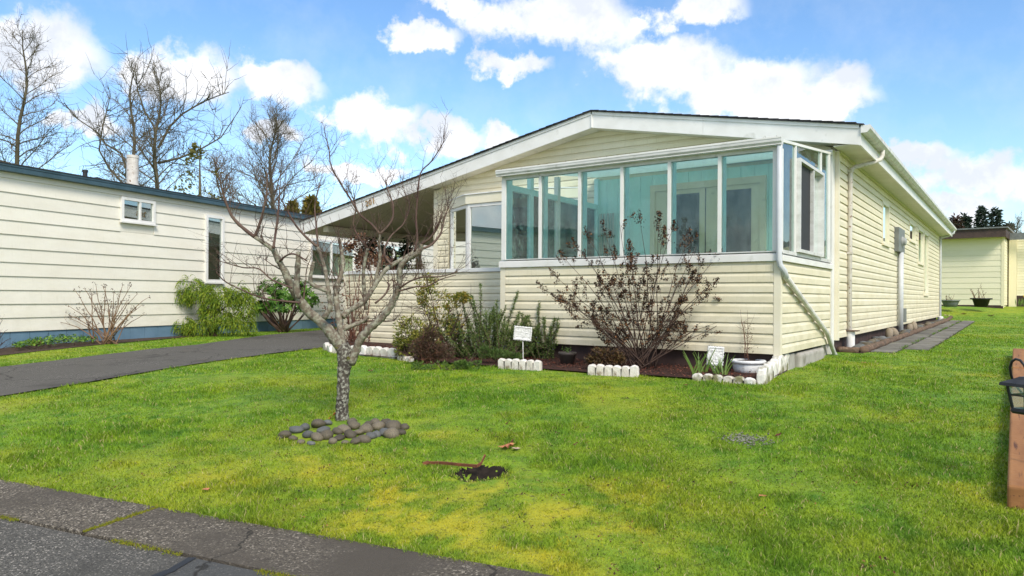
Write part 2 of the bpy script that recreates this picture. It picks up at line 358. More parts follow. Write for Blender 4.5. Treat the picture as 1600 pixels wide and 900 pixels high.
M['stem_vine'] = mat('red_brown_cane', (.17, .07, .045), (.10, .05, .035), rough=.8, scale=10)
# ================================================================== THE SETTING
rng = np.random.default_rng(7); rnd = random.Random(11)
TX, TY = NY, -NX                               # along the road
def ts_xy(t, s): return RX0 + TX * t + NX * s, RY0 + TY * t + NY * s

near_px = [(-700, 735), (-250, 662), (0, 621), (130, 600), (300, 571), (400, 557), (470, 548), (508, 543.5)]
far_px = [(-700, 668), (-250, 604), (0, 575), (93, 564), (200, 551), (306, 540), (415, 524.5), (501, 516.5)]
drive_near = [ground(*p).xy for p in near_px] + [HP(-7.75, 3.2).xy, HP(-7.6, 9).xy, HP(-7.6, 19).xy]
drive_far = [ground(*p).xy for p in far_px] + [HP(-11.3, 7.0).xy, HP(-11.3, 10).xy, HP(-11.3, 19).xy]
bed_far_px = [(-600, 606), (-200, 575), (0, 556.5), (93, 546.5), (147, 540.5), (240, 532), (327, 524), (432, 512), (499, 509)]
bed_front_px = [(1192, 601), (1150, 598), (1090, 594), (1000, 587.5), (920, 584), (850, 578.5), (780, 574.5), (700, 569), (620, 561), (560, 556), (508, 549)]
bed_front = [ground(*p).xy for p in bed_front_px]

def inside(poly, x, y):
    x = np.asarray(x); y = np.asarray(y); r = np.zeros(x.shape, bool); n = len(poly)
    for i in range(n):
        x0, y0 = poly[i]; x1, y1 = poly[(i + 1) % n]
        c = ((y0 > y) != (y1 > y)); xi = (x1 - x0) * (y - y0) / ((y1 - y0) if y1 != y0 else 1e-9) + x0
        r ^= c & (x < xi)
    return r
# neighbour's long wall (left) and its frame
NA = R(90 - 21.6); NO = at_depth(0, 519, 10.85); NSB = NO.z; NO = Vector((NO.x, NO.y, 0))
NW = Vector((math.cos(NA), math.sin(NA), 0)); NN = Vector((NW.y, -NW.x, 0))    # along the wall, outward (towards the drive)
nb0 = NO - NW * 9; nb1 = NO + NW * 18
poly_drive = [tuple(p) for p in drive_near] + [tuple(p) for p in reversed(drive_far)]
poly_nbed = [tuple(ground(*p).xy) for p in bed_far_px] + [tuple((nb1 + NN * .1).xy), tuple((nb1 - NN * 7).xy), tuple((nb0 - NN * 7).xy), tuple(nb0.xy)]
poly_fbed = [tuple(p) for p in bed_front] + [tuple(HP(-7.8, .9).xy), tuple(HP(-7.8, 3).xy), tuple(HP(0.02, 3).xy), tuple(HP(0.02, .05).xy)]
poly_house = [tuple(HP(*q).xy) for q in ((-7.6, .8), (-7.6, 20), (.36, 18.6), (.36, 2.75), (.04, 2.7), (.04, 0), (-3.6, 0))]
PATH_U = (.40, .71, 1.03)
poly_path = [tuple(HP(*q).xy) for q in ((.36, 3.1), (.71, 3.15), (.71, 4.0), (1.04, 4.0), (1.04, 18.2), (.36, 18.6))]
PL0 = ground(1573.5, 792); PL0 = Vector((PL0.x, PL0.y, 0)); PL1 = PL0 + HB * 7.45
poly_planter = [tuple(q.xy) for q in (PL0, PL1, PL1 + HR * 2.2, PL0 + HR * 2.2)]
TREE = ground(536, 655); RING = ground(537, 675)
HOLE = ground(752, 737); GRAVEL = ground(1166, 688)

def vnoise(x, y, sc_, seed):                   # cheap smooth value noise, vectorised
    r = np.random.default_rng(seed); tab = r.random((64, 64))
    X = x * sc_; Y = y * sc_; xi = np.floor(X).astype(int); yi = np.floor(Y).astype(int); fx = X - xi; fy = Y - yi
    fx = fx * fx * (3 - 2 * fx); fy = fy * fy * (3 - 2 * fy)
    g = lambda a, b: tab[a % 64, b % 64]
    return (g(xi, yi) * (1 - fx) + g(xi + 1, yi) * fx) * (1 - fy) + (g(xi, yi + 1) * (1 - fx) + g(xi + 1, yi + 1) * fx) * fy
moss_spots = [(ground(*p).xy, r, a) for p, r, a in [((695, 681), .16, 1.0), ((800, 690), .2, .35), ((650, 770), .45, .55), ((800, 800), .55, .7), ((560, 800), .4, .5), ((480, 725), .4, .5),
             ((930, 780), .35, .4), ((1010, 870), .4, .4), ((300, 745), .5, .45), ((1540, 590), .5, .6), ((1520, 660), .35, .5), ((1500, 760), .3, .4), ((880, 850), .35, .6), ((700, 830), .3, .5), ((1450, 560), .5, .3)]]
def moss(x, y):
    n = vnoise(x, y, 1.1, 3) * .5 + vnoise(x, y, 2.9, 4) * .3 + vnoise(x, y, 8.0, 5) * .2
    m = np.clip((n - .50) * 3.0, 0, 1) * .42
    for (c, r, a) in moss_spots:
        d2 = ((x - c[0]) ** 2 + (y - c[1]) ** 2) / (r * r)
        m = m + a * .75 * np.exp(-d2) * (.12 + 1.5 * np.clip((vnoise(x, y, 6.0, 6) * .5 + vnoise(x, y, 19, 8) * .5 - .38) * 2.4, 0, 1))
    return np.clip(m, 0, 1)

def grassmat(name, blade):
    m, nt, bs, N, L = _nodes(name); bs.inputs['Roughness'].default_value = .6; bs.inputs['Specular IOR Level'].default_value = .2
    a = N('ShaderNodeAttribute'); a.attribute_name = 'moss'
    geo = N('ShaderNodeNewGeometry')
    def pn(s, d=4):
        n = N('ShaderNodeTexNoise'); n.inputs['Scale'].default_value = s; n.inputs['Detail'].default_value = d; L(geo.outputs['Position'], n.inputs['Vector']); return n.outputs[0]
    g = mixc(N, L, ramp(N, L, pn(.9), .35, .65), (.195, .345, .023), (.285, .415, .028))
    g = mixc(N, L, ramp(N, L, pn(6), .35, .70), g, (.100, .235, .020))
    g = mixc(N, L, a.outputs['Fac'], g, (.47, .44, .030))
    if blade:
        r = N('ShaderNodeValToRGB'); L(geo.outputs['Random Per Island'], r.inputs[0]); e = r.color_ramp.elements
        e[0].color = (.45, .50, .5, 1); e[1].color = (1.55, 1.42, 1.4, 1)
        g = mixc(N, L, 1.0, g, r.outputs[0], 'MULTIPLY')
        st = N('ShaderNodeMath'); st.operation = 'GREATER_THAN'; L(geo.outputs['Random Per Island'], st.inputs[0]); st.inputs[1].default_value = .94
        g = mixc(N, L, st.outputs[0], g, (.52, .44, .20))
        tr = N('ShaderNodeBsdfTranslucent'); L(g, tr.inputs[0]); ms = N('ShaderNodeMixShader'); ms.inputs[0].default_value = .35
        L(bs.outputs[0], ms.inputs[1]); L(tr.outputs[0], ms.inputs[2]); L(ms.outputs[0], nt.nodes['Material Output'].inputs[0])
    else:
        g = mixc(N, L, ramp(N, L, pn(38, 5), .56, .74), g, (.085, .10, .03))
        g = mixc(N, L, ramp(N, L, pn(11, 6), .66, .74), g, (.06, .045, .025))
        add_bump(N, L, bs, pn(120, 4), .9, .02)
    L(g, bs.inputs['Base Color']); return m
M['lawn'] = grassmat('lawn_turf', False); M['blade'] = grassmat('grass_blade', True)

def attr(me, name, vals):
    at = me.attributes.new(name, 'FLOAT', 'POINT'); at.data.foreach_set('value', np.asarray(vals, np.float32))

def hole_dip(x, y):
    q = np.sqrt(((x - HOLE.x) / .165) ** 2 + ((y - HOLE.y) / .15) ** 2) + .25 * (vnoise(x, y, 18, 41) - .5); k = np.clip((1.25 - q) / .75, 0, 1); return .095 * k * k * (3 - 2 * k)
def terrain():
    s = np.concatenate([[-400, -120, -40, -12, -4, -1, -.4, -.02, 0.02, .06, .12, .2], np.arange(.3, 9, .1), np.arange(9, 30, .5), [32, 36, 42, 55, 80, 140, 300, 900]])
    t = np.concatenate([[-900, -300, -120, -60, -40, -28, -20, -15], np.arange(-12, 9, .12), np.arange(9, 30, .6), [34, 40, 55, 80, 140, 300, 900]])
    hs_ = road_s(HOLE.x, HOLE.y); ht_ = (HOLE.x - RX0) * TX + (HOLE.y - RY0) * TY
    s = np.unique(np.concatenate([s, hs_ + np.linspace(-.3, .3, 31)])); t = np.unique(np.concatenate([t, ht_ + np.linspace(-.3, .3, 31)]))
    S, T = np.meshgrid(s, t, indexing='ij'); X, Y = ts_xy(T, S); Z = gz(X, Y)
    Z = np.where(S < 0, Z - .05, Z + .012 * (vnoise(X, Y, 1.3, 9) - .5) * np.clip(S, 0, 1))
    Z = Z - hole_dip(X, Y)
    ns, ntt = S.shape; idx = np.arange(ns * ntt).reshape(ns, ntt)
    f = np.stack([idx[:-1, :-1], idx[:-1, 1:], idx[1:, 1:], idx[1:, :-1]], -1).reshape(-1, 4)
    me = bpy.data.meshes.new('lawn'); me.from_pydata(np.stack([X, Y, Z], -1).reshape(-1, 3).tolist(), [], f.tolist()); me.update()
    attr(me, 'moss', moss(X.ravel(), Y.ravel())); me.materials.append(M['lawn'])
    me.polygons.foreach_set('use_smooth', [True] * len(me.polygons))
    return link('lawn', me, kind='structure')
terrain()

def asphalt(name, dark, light, fleck, s=160):
    m, nt, bs, N, L = _nodes(name); bs.inputs['Roughness'].default_value = .9; bs.inputs['Specular IOR Level'].default_value = .25
    tc = N('ShaderNodeTexCoord'); v = N('ShaderNodeTexVoronoi'); v.inputs['Scale'].default_value = s; L(tc.outputs['Object'], v.inputs['Vector'])
    bw = N('ShaderNodeSeparateXYZ'); L(v.outputs['Color'], bw.inputs[0])
    c = mixc(N, L, ramp(N, L, bw.outputs[0], .1, .95), dark, light)
    c = mixc(N, L, ramp(N, L, bw.outputs[1], .91, .95), c, fleck)
    c = mixc(N, L, ramp(N, L, tex(N, L, 1.3, 6), .40, .62), c, tuple(x * 1.7 for x in dark)); c = mixc(N, L, ramp(N, L, tex(N, L, .45, 7, rough=.75), .52, .66), c, tuple(x * .75 for x in dark))
    c = mixc(N, L, ramp(N, L, tex(N, L, .7, 7, rough=.7), .60, .75), c, (.13, .105, .075))
    ve = N('ShaderNodeTexVoronoi'); ve.feature = 'DISTANCE_TO_EDGE'; ve.inputs['Scale'].default_value = .55
    wn = N('ShaderNodeTexNoise'); wn.inputs['Scale'].default_value = 3.5; wn.inputs['Detail'].default_value = 5; L(tc.outputs['Object'], wn.inputs['Vector'])
    wm = N('ShaderNodeVectorMath'); wm.operation = 'MULTIPLY_ADD'; L(wn.outputs['Color'], wm.inputs[0]); wm.inputs[1].default_value = (.5, .5, 0); L(tc.outputs['Object'], wm.inputs[2]); L(wm.outputs[0], ve.inputs['Vector'])
    ck = N('ShaderNodeMapRange'); L(ve.outputs['Distance'], ck.inputs[0]); ck.inputs[1].default_value = .0025; ck.inputs[2].default_value = .006; ck.inputs[3].default_value = .75; ck.inputs[4].default_value = 0
    c = mixc(N, L, ck.outputs[0], c, (.018, .016, .013))
    L(c, bs.inputs['Base Color'])
    a = N('ShaderNodeMath'); a.operation = 'SUBTRACT'; a.inputs[0].default_value = 1; L(v.outputs['Distance'], a.inputs[1])
    add_bump(N, L, bs, a.outputs[0], .7, .006); return m
M['road'] = asphalt('road_asphalt', (.050, .048, .042), (.145, .137, .117), (.36, .33, .28), 160)
M['road2'] = asphalt('patched_asphalt', (.045, .046, .044), (.125, .12, .108), (.28, .26, .22), 150)
M['strip'] = asphalt('gutter_aggregate', (.048, .041, .032), (.185, .16, .122), (.42, .37, .29), 135)
M['drive'] = asphalt('driveway_asphalt', (.062, .058, .050), (.14, .132, .115), (.26, .245, .215), 150)

def sheet(name, rows, mat_, dz, kind='structure', thick=0.0, sub=1):
    """rows: list of rows of xy points; draped on the ground at dz"""
    v = []; f = []; w = len(rows[0])
    for r in rows:
        for p in r: v.append((p[0], p[1], gzf(p[0], p[1]) + dz))
    for i in range(len(rows) - 1):
        for j in range(w - 1): f.append((i * w + j, i * w + j + 1, (i + 1) * w + j + 1, (i + 1) * w + j))
    me = bpy.data.meshes.new(name); me.from_pydata(v, [], f); me.update(); me.materials.append(mat_)
    return link(name, me, kind=kind)
def dense(poly, step):
    out = []
    for a, b in zip(poly[:-1], poly[1:]):
        a = Vector(a[:2]); b = Vector(b[:2]); n = max(1, int((b - a).length / step))
        out += [a.lerp(b, k / n) for k in range(n)]
    out.append(Vector(poly[-1][:2])); return out
def resample(poly, n):
    pts = [Vector(p[:2]) for p in poly]; L = [0]
    for a, b in zip(pts[:-1], pts[1:]): L.append(L[-1] + (b - a).length)
    out = []
    for k in range(n):
        d = L[-1] * k / (n - 1); i = max(0, min(len(pts) - 2, int(np.searchsorted(L, d)) - 1)); out.append(pts[i].lerp(pts[i + 1], (d - L[i]) / max(1e-9, L[i + 1] - L[i])))
    return out
# the drive: paired edge points keep its bends
def drive():
    rows = []
    for i in range(len(drive_near) - 1):
        n = 10
        for k in range(n + (i == len(drive_near) - 2)):
            a = Vector(drive_near[i]).lerp(Vector(drive_near[i + 1]), k / n); b = Vector(drive_far[i]).lerp(Vector(drive_far[i + 1]), k / n)
            w = .02 * math.sin(i * 7 + k * 1.7) + .015 * math.sin(k * 3.1 + i)
            rows.append([a.lerp(b, q / 10 + (w * .3 if 0 < q < 10 else w * .12)) for q in range(11)])
    sheet('driveway', rows, M['drive'], .014)
drive()
# the road, its older patch and the aggregate gutter strip
def flat_strip(name, t0, t1, s0, s1, mat_, z, kind='structure'):
    mb = MB(); a = ts_xy(t0, s0); b = ts_xy(t1, s0); c = ts_xy(t1, s1); d = ts_xy(t0, s1)
    return mb.quad((*a, z), (*b, z), (*c, z), (*d, z)).build(name, mat_, None, kind=kind)
g0 = ground(300, 873); tj = (g0.x - RX0) * TX + (g0.y - RY0) * TY
flat_strip('road', -60, 60, -7.5, -.405, M['road'], -.300)
pm = MB(); pa = ts_xy(tj, -.405); pb = ts_xy(60, -.405); pc = ts_xy(60, -3); pd = ts_xy(tj + .45, -3)
pm.quad((*pd, -.2962), (*pc, -.2962), (*pb, -.2962), (*pa, -.2962)).build('road_patch', M['road2'], None, kind='structure')
gj = ground(262, 791); tjj = (gj.x - RX0) * TX + (gj.y - RY0) * TY
joint_ts = [tjj - 3.05, tjj, tjj + 3.05, tjj + 6.1]
edges = [-30] + joint_ts + [30]
gutter = MB()
strip_root = bpy.data.objects.new('gutter_strip', None); col.objects.link(strip_root); strip_root['kind'] = 'structure'
for a, b in zip(edges[:-1], edges[1:]):
    mb = MB(); p = [ts_xy(a + .012, -.39), ts_xy(b - .012, -.39), ts_xy(b - .012, .012), ts_xy(a + .012, .012)]
    mb.hexa([(*q, -.36) for q in p] + [(p[0][0], p[0][1], -.291), (p[1][0], p[1][1], -.291), (p[2][0], p[2][1], -.282), (p[3][0], p[3][1], -.282)])
    mb.build('gutter_slab', M['strip'], strip_root)
# tar seam beside the patch
mb = MB(); tp = [ts_xy(tj + .006 + .45 * k / 12 * .62 + .012 * math.sin(k * 2.1), -.41 - 1.61 * k / 12) for k in range(13)]
for i in range(12):
    w = .018 + .006 * math.sin(i * 1.9)
    mb.quad((tp[i][0] - w, tp[i][1], -.2925), (tp[i][0] + w, tp[i][1], -.2925), (tp[i + 1][0] + w, tp[i + 1][1], -.2925), (tp[i + 1][0] - w, tp[i + 1][1], -.2925))
mb.build('tar_seam', mat('tar', (.014, .014, .015), rough=.45), None, kind='structure')

# planting beds
M['mulch'] = mat('bark_mulch_floor', (.075, .030, .020), (.035, .018, .013), rough=1, scale=28, bump=1, bscale=60, dist=.03)
M['nsoil'] = mat('bed_soil', (.055, .036, .026), (.09, .062, .042), rough=1, scale=16, bump=.9, bscale=50, dist=.02)
fr = dense(bed_front, .12); nfr = len(fr)
back = [tuple(HP(u, v).xy) for u, v in ((.02, .3), (-1.8, .3), (-3.6, .3), (-3.6, 1.2), (-7.8, 1.2))]
bk = resample(back, nfr); sheet('mulch_bed', [[fr[i].lerp(bk[i], q / 8) for q in range(9)] for i in range(nfr)], M['mulch'], .018)
bf = dense([ground(*p).xy for p in bed_far_px], .2); wb = resample([(nb0 + NN * -.3).xy, (NO - NN * .3 + NW * 4).xy, (nb1 - NN * .3).xy], len(bf))
sheet('neighbour_bed', [[bf[i].lerp(wb[i], q / 8) for q in range(9)] for i in range(len(bf))], M['nsoil'], .012)

def chips():
    r = random.Random(5); mb = MB(); placed = 0
    while placed < 5200:
        u = r.uniform(-7.6, .1); v = r.uniform(-1.05, .25); p = HP(u, v)
        if not inside(poly_fbed, np.array([p.x]), np.array([p.y]))[0]: continue
        placed += 1; z = gzf(p.x, p.y) + .02 + r.random() * .018
        a = r.uniform(0, 6.28); l = r.uniform(.012, .034); w = l * r.uniform(.35, .7); d = Vector((math.cos(a), math.sin(a), r.uniform(-.5, .5)))
        mb.leaf(Vector((p.x, p.y, z)), d, Vector((r.uniform(-.5, .5), r.uniform(-.5, .5), 1)), l, w, .12)
    mb.build('bark_chips', leafmat('bark_chip', [(.05, .02, .014), (.12, .040, .026), (.20, .06, .035), (.09, .035, .025), (.24, .11, .07)], .8, .2, 0), None, kind='stuff')
chips()

def grass():
    n = 1900000; r = rng
    # denser near the street, thinning with distance
    d = 2.3 * (30 / 2.3) ** r.random(n); keep = r.random(n) < np.clip((d / 3.6) ** 2 * 1.0, .12, 1)
    az = r.uniform(-.86, .86, n); x = d * np.sin(az); y = d * np.cos(az)
    s = (x - RX0) * NX + (y - RY0) * NY
    ok = keep & (s > .035 * (vnoise(x, y, 14, 31) - .6)) & (y > .8)
    jx = .055 * (vnoise(x, y, 11, 32) - .5) + r.normal(0, .008, n); jy = .055 * (vnoise(x, y, 11, 33) - .5) + r.normal(0, .008, n)
    for poly in (poly_drive, poly_nbed, poly_fbed, poly_house, poly_path, poly_planter): ok &= ~inside(poly, x + jx, y + jy)
    ok &= ((x - HOLE.x) / .15) ** 2 + ((y - HOLE.y) / .155) ** 2 > .75 + .4 * r.random(n)
    ok &= ((x - GRAVEL.x) / .16) ** 2 + ((y - GRAVEL.y) / .14) ** 2 > r.random(n)
    ok &= ((x - RING.x) / .47) ** 2 + ((y - RING.y) / .36) ** 2 > .7 + .4 * r.random(n)
    nu = (x * NW.x + y * NW.y); ok &= ~((y > 27) & (x > 5))
    x = x[ok]; y = y[ok]; s = s[ok]; d = d[ok]
    lim = 540000
    if len(x) > lim:
        k = r.choice(len(x), lim, replace=False); x = x[k]; y = y[k]; s = s[k]; d = d[k]
    n = len(x); print('blades', n)
    z = gz(x, y) - .004; mo = moss(x, y)
    h = (.009 + .015 * r.random(n) ** 1.5) * (.75 + .7 * vnoise(x, y, 1.7, 12)) * (1 - .5 * mo)
    tuft = np.clip((vnoise(x, y, 4.5, 13) - .64) * 6, 0, 1); h *= 1 + .9 * tuft
    h *= 1 + 1.1 * np.exp(-s / .07) * (.4 + vnoise(x, y, 5, 14))
    w = (.0024 + .0016 * r.random(n)) * (np.maximum(d, 3) / 3) ** .62
    a = r.uniform(0, 2 * np.pi, n); b = r.uniform(0, 2 * np.pi, n); lean = h * r.uniform(.15, 1.25, n)
    dx = np.cos(a) * w / 2; dy = np.sin(a) * w / 2; lx = np.cos(b) * lean; ly = np.sin(b) * lean
    V = np.empty((n, 5, 3))
    V[:, 0] = np.stack([x - dx, y - dy, z], -1); V[:, 1] = np.stack([x + dx, y + dy, z], -1)
    V[:, 2] = np.stack([x + dx * .8 + lx * .35, y + dy * .8 + ly * .35, z + h * .62], -1); V[:, 3] = np.stack([x - dx * .8 + lx * .35, y - dy * .8 + ly * .35, z + h * .62], -1)
    V[:, 4] = np.stack([x + lx, y + ly, z + h * .95], -1)
    me = bpy.data.meshes.new('grass'); me.vertices.add(n * 5); me.vertices.foreach_set('co', V.ravel())
    base = (np.arange(n) * 5)[:, None]
    loops = np.concatenate([base + [0, 1, 2, 3], base + [3, 2, 4]], 1).ravel()
    me.loops.add(n * 7); me.loops.foreach_set('vertex_index', loops.astype(np.int32))
    me.polygons.add(n * 2); ls = (np.arange(n) * 7)[:, None] + [0, 4]
    me.polygons.foreach_set('loop_start', ls.ravel().astype(np.int32))
    me.update(calc_edges=True); me.validate()
    attr(me, 'moss', np.repeat(mo, 5)); me.materials.append(M['blade'])
    link('grass', me, kind='stuff')
grass()

# moss and weeds in the joints of the gutter
def joint_moss():
    r = random.Random(3); mb = MB()
    def tuft(x, y, z, n, h, sp):
        for _ in range(n):
            a = r.uniform(0, 6.28); q = Vector((x + r.gauss(0, sp), y + r.gauss(0, sp), z)); d = Vector((math.cos(a) * .6, math.sin(a) * .6, 1))
            mb.leaf(q, d, Vector((math.sin(a), -math.cos(a), .2)), h * r.uniform(.5, 1.2), .004, .1)
    for tt in joint_ts:
        for k in range(150):
            s_ = -.39 + .40 * r.random(); x, y = ts_xy(tt + r.gauss(0, .006), s_); g = (s_ + .39) / .4
            tuft(x, y, -.292, 6, .010 + .022 * g * r.random(), .006)
    for k in range(1500):
        t_ = r.uniform(-4.5, 3); on = mnoise.noise(Vector((t_ * 2.1, 3.3, 0))) + .25 * mnoise.noise(Vector((t_ * 9, 1, 0)))
        if on < .02: continue
        x, y = ts_xy(t_ + 0, -.40 + r.gauss(0, .011)); tuft(x, y, -.297, 7, .011, .008)
    mb.build('joint_moss', leafmat('yellow_moss', [(.20, .24, .02), (.30, .28, .03), (.12, .19, .02), (.34, .26, .05)], .8, .1, .2), None, kind='stuff')
joint_moss()
# ================================================================== BUILDING HELPERS
def siding(parent, O, D, N_, u0, u1, z0, n, lap, mat_, openings=(), umin=None, umax=None, t=.021, dutch=.58, name='siding_board', flat=False):
    O = Vector((O[0], O[1], 0)); D = Vector((D[0], D[1], 0)); N_ = Vector((N_[0], N_[1], 0)); r = random.Random(n * 7 + int(abs(u0) * 100))
    for i in range(n):
        zb = z0 + i * lap; zt = zb + lap
        segs = [(u0, u1)]
        for (a, b, za, zc) in openings:
            if min(zt, zc) - max(zb, za) > .02:
                new = []
                for (p, q) in segs:
                    if b <= p or a >= q: new.append((p, q)); continue
                    if a > p: new.append((p, a))
                    if b < q: new.append((b, q))
                segs = new
        cut = []
        for (p, q) in segs:
            if q - p > 3.2 and not umin: m_ = p + (q - p) * r.uniform(.25, .75); cut += [(p, m_), (m_ + .0015, q)]
            else: cut.append((p, q))
        for (p, q) in cut:
            j = r.uniform(-.0012, .0012)
            prof = [(0, 0), (t + j, 0), (t + j, dutch * lap), (t * .15, lap * .985), (0, lap * .985)] if not flat else [(0, 0), (t + j, 0), (t * .35, lap * .992), (0, lap * .992)]
            lo = []; hi = []
            for (o, z) in prof:
                Z = zb + z; a = max(p, umin(Z)) if umin else p; b = min(q, umax(Z)) if umax else q
                if b < a: a = b = (a + b) / 2
                lo.append(O + D * a + N_ * o + Vector((0, 0, Z))); hi.append(O + D * b + N_ * o + Vector((0, 0, Z)))
            if max((h - l).length for h, l in zip(hi, lo)) < .03: continue
            k = len(prof); mb = MB(); mb.v = [tuple(x) for x in lo + hi]
            mb.f = [tuple(range(k)), tuple(range(2 * k - 1, k - 1, -1))] + [(x, k + x, k + (x + 1) % k, (x + 1) % k) for x in range(k)]
            mb.build(name, mat_, parent)

def window(parent, O, D, N_, u0, u1, z0, z1, frame, depth=.05, fw=.04, mull=(), pane='glass', back=None, sill=True, outer=.0, name='window'):
    """window > frame pieces are one casing mesh; each pane and the blind or dark sheet behind it are sub-parts"""
    O = Vector((O[0], O[1], 0)); D = Vector((D[0], D[1], 0)); N_ = Vector((N_[0], N_[1], 0)); Z = Vector((0, 0, 1))
    def bx(mb, a, b, c, d, n0, n1):
        mb.hexa([O + D*a + N_*n0 + Z*c, O + D*b + N_*n0 + Z*c, O + D*b + N_*n1 + Z*c, O + D*a + N_*n1 + Z*c, O + D*a + N_*n0 + Z*d, O + D*b + N_*n0 + Z*d, O + D*b + N_*n1 + Z*d, O + D*a + N_*n1 + Z*d])
    mb = MB(); n0, n1 = -.05, depth
    bx(mb, u0, u0 + fw, z0, z1, n0, n1); bx(mb, u1 - fw, u1, z0, z1, n0, n1)
    bx(mb, u0 + fw, u1 - fw, z1 - fw, z1, n0, n1 - .002); bx(mb, u0 + fw, u1 - fw, z0, z0 + fw, n0, n1 - .002)
    w = mb.build(name, M[frame], parent)
    cuts = [u0 + fw] + list(mull) + [u1 - fw]
    for m_ in mull:
        q = MB(); bx(q, m_ - .018, m_ + .018, z0 + fw + .001, z1 - fw - .001, n0 + .01, n1 - .008); q.build('mullion', M[frame], w)
    for i, (a, b) in enumerate(zip(cuts[:-1], cuts[1:])):
        a2 = a + (.018 if i else 0) + .001; b2 = b - (.018 if i < len(cuts) - 2 else 0) - .001
        q = MB(); bx(q, a2, b2, z0 + fw + .001, z1 - fw - .001, -.012, -.006); q.build('pane', M[pane], w)
    if back:
        q = MB(); bx(q, u0 + .01, u1 - .01, z0 + .01, z1 - .01, -.045, -.035); q.build('blind', M[back], w)  # with dark_room this is a dark sheet painted as room shade, no blind
    if sill:
        q = MB(); bx(q, u0 - .02, u1 + .02, z0 - .03, z0 - .001, 0, depth + .025); q.build('sill', M[frame], w)
    return w

# ================================================================== THE CREAM HOUSE
house = thing('mobile_home', 'cream vinyl-sided home with low gable roof and glazed front sunroom', 'house', HC, HA)
V0 = 2.67; VR = 2.36; VEND = 18.3; RU = -3.58; SL = .189; UE = .38; UL = -10.86; UW = .06; LAP = .1105
def ztop(u): return 3.82 - SL * abs(u - RU)
def zsof(u): return 3.565 - SL * abs(u - RU)
# body behind the boards: keeps the sky out
mb = MB(); mb.box(-7.2, UW - .03, V0 + .03, VEND, .285, 2.82)
mb.prism([(-7.2, V0 + .03, 2.82), (UW - .03, V0 + .03, 2.82), (UW - .03, V0 + .03, zsof(UW) + .011), (RU, V0 + .03, 3.576), (-7.2, V0 + .03, zsof(-7.2) + .011)], (0, VEND - V0 - .03, 0)); mb.build('wall_core', M['cream_trim'], house)
mb = MB(); mb.box(-7.18, UW - .05, V0 + .06, VEND - .03, -.3, .30); mb.build('skirting', M['skirt'], house)
# front gable boards
bay = (-6.85, -3.86, .9, 2.70)
siding(house, (0, V0), (1, 0), (0, -1), -7.12, -3.66, .27, 21, LAP, M['cream'], [bay], umin=None)
zg = .27 + 21 * LAP
ust = lambda Z: RU - (3.575 - Z) / SL; uen = lambda Z: RU + (3.575 - Z) / SL
siding(house, (0, V0), (1, 0), (0, -1), -7.12, -.02, zg, 10, LAP, M['cream'], umin=ust, umax=uen)
# right wall boards
wins = []
for (xa, xb, ya, yb) in ((1376.5, 1387, 321, 384), (1419, 1428.5, 349, 376), (1433, 1441.5, 361, 412), (1442.5, 1449, 366, 461)):
    va, _ = house_side(xa, 400, UW); vb, _ = house_side(xb, 400, UW); vm = (va + vb) / 2; pxm = (xa + xb) / 2
    z1 = house_side(pxm, ya, UW)[1]; z0 = house_side(pxm, yb, UW)[1]
    z0 = .27 + LAP * round((z0 - .27) / LAP); z1 = .27 + LAP * round((z1 - .27) / LAP)
    wins.append((va, vb, z0, z1))
siding(house, (UW, 0), (0, 1), (1, 0), V0 + .075, VEND, .27, 23, LAP, M['cream'], wins)
for (va, vb, z0, z1) in wins:
    window(house, (UW, 0), (0, 1), (1, 0), va, vb, z0, z1, 'cream_trim', .03, .05, back='blind', sill=True)
# corner trims
def trim(u0, u1, v0, v1, z0, z1, m='cream_trim', name='corner_trim', par=None): return MB().box(u0, u1, v0, v1, z0, z1).build(name, M[m], par or house)
trim(UW - .04, UW + .022, V0 + .002, V0 + .07, .24, 2.83)
trim(UW - .05, UW + .022, VEND, VEND + .06, .24, 2.83)
trim(-7.23, -7.12, V0 - .02, V0 + .05, .2, zsof(-7.2))
MB().box(UW - .0, UW + .03, V0 + .08, VEND, 2.80, 2.835).build('frieze_trim', M['cream_trim'], house)
# roof
mb = MB()
for (a, b) in ((RU, UE + .06), (UL - .03, RU)):
    mb.prism([(a, VR - .04, ztop(a) + .004), (b, VR - .04, ztop(b) + .004), (b, VR - .04, ztop(b) + .020), (a, VR - .04, ztop(a) + .020)], (0, VEND + .5 - VR, 0))
roof = mb.build('roof', M['shingle'], house)
# shingle butts seen along the rake edge
r_ = random.Random(2)
for side, (a, b) in (('r', (RU, UE + .05)), ('l', (RU, UL))):
    n = int(abs(b - a) / .14); sg = 1 if b > a else -1
    for i in range(n):
        u = a + sg * i * .14; u2 = u + sg * .15; mb = MB(); v1 = VR - .045 - r_.uniform(0, .012)
        z = lambda q: ztop(q) + .021
        lo = sorted((u, u2)); mb.hexa([(lo[0], v1, z(lo[0])), (lo[1], v1, z(lo[1])), (lo[1], VR + .5, z(lo[1])), (lo[0], VR + .5, z(lo[0])),
                 (lo[0], v1, z(lo[0]) + (.004 if sg > 0 else .012)), (lo[1], v1, z(lo[1]) + (.012 if sg > 0 else .004)), (lo[1], VR + .5, z(lo[1]) + (.012 if sg > 0 else .004)), (lo[0], VR + .5, z(lo[0]) + (.004 if sg > 0 else .012))])
        mb.build('shingle', M['shingle'], roof)
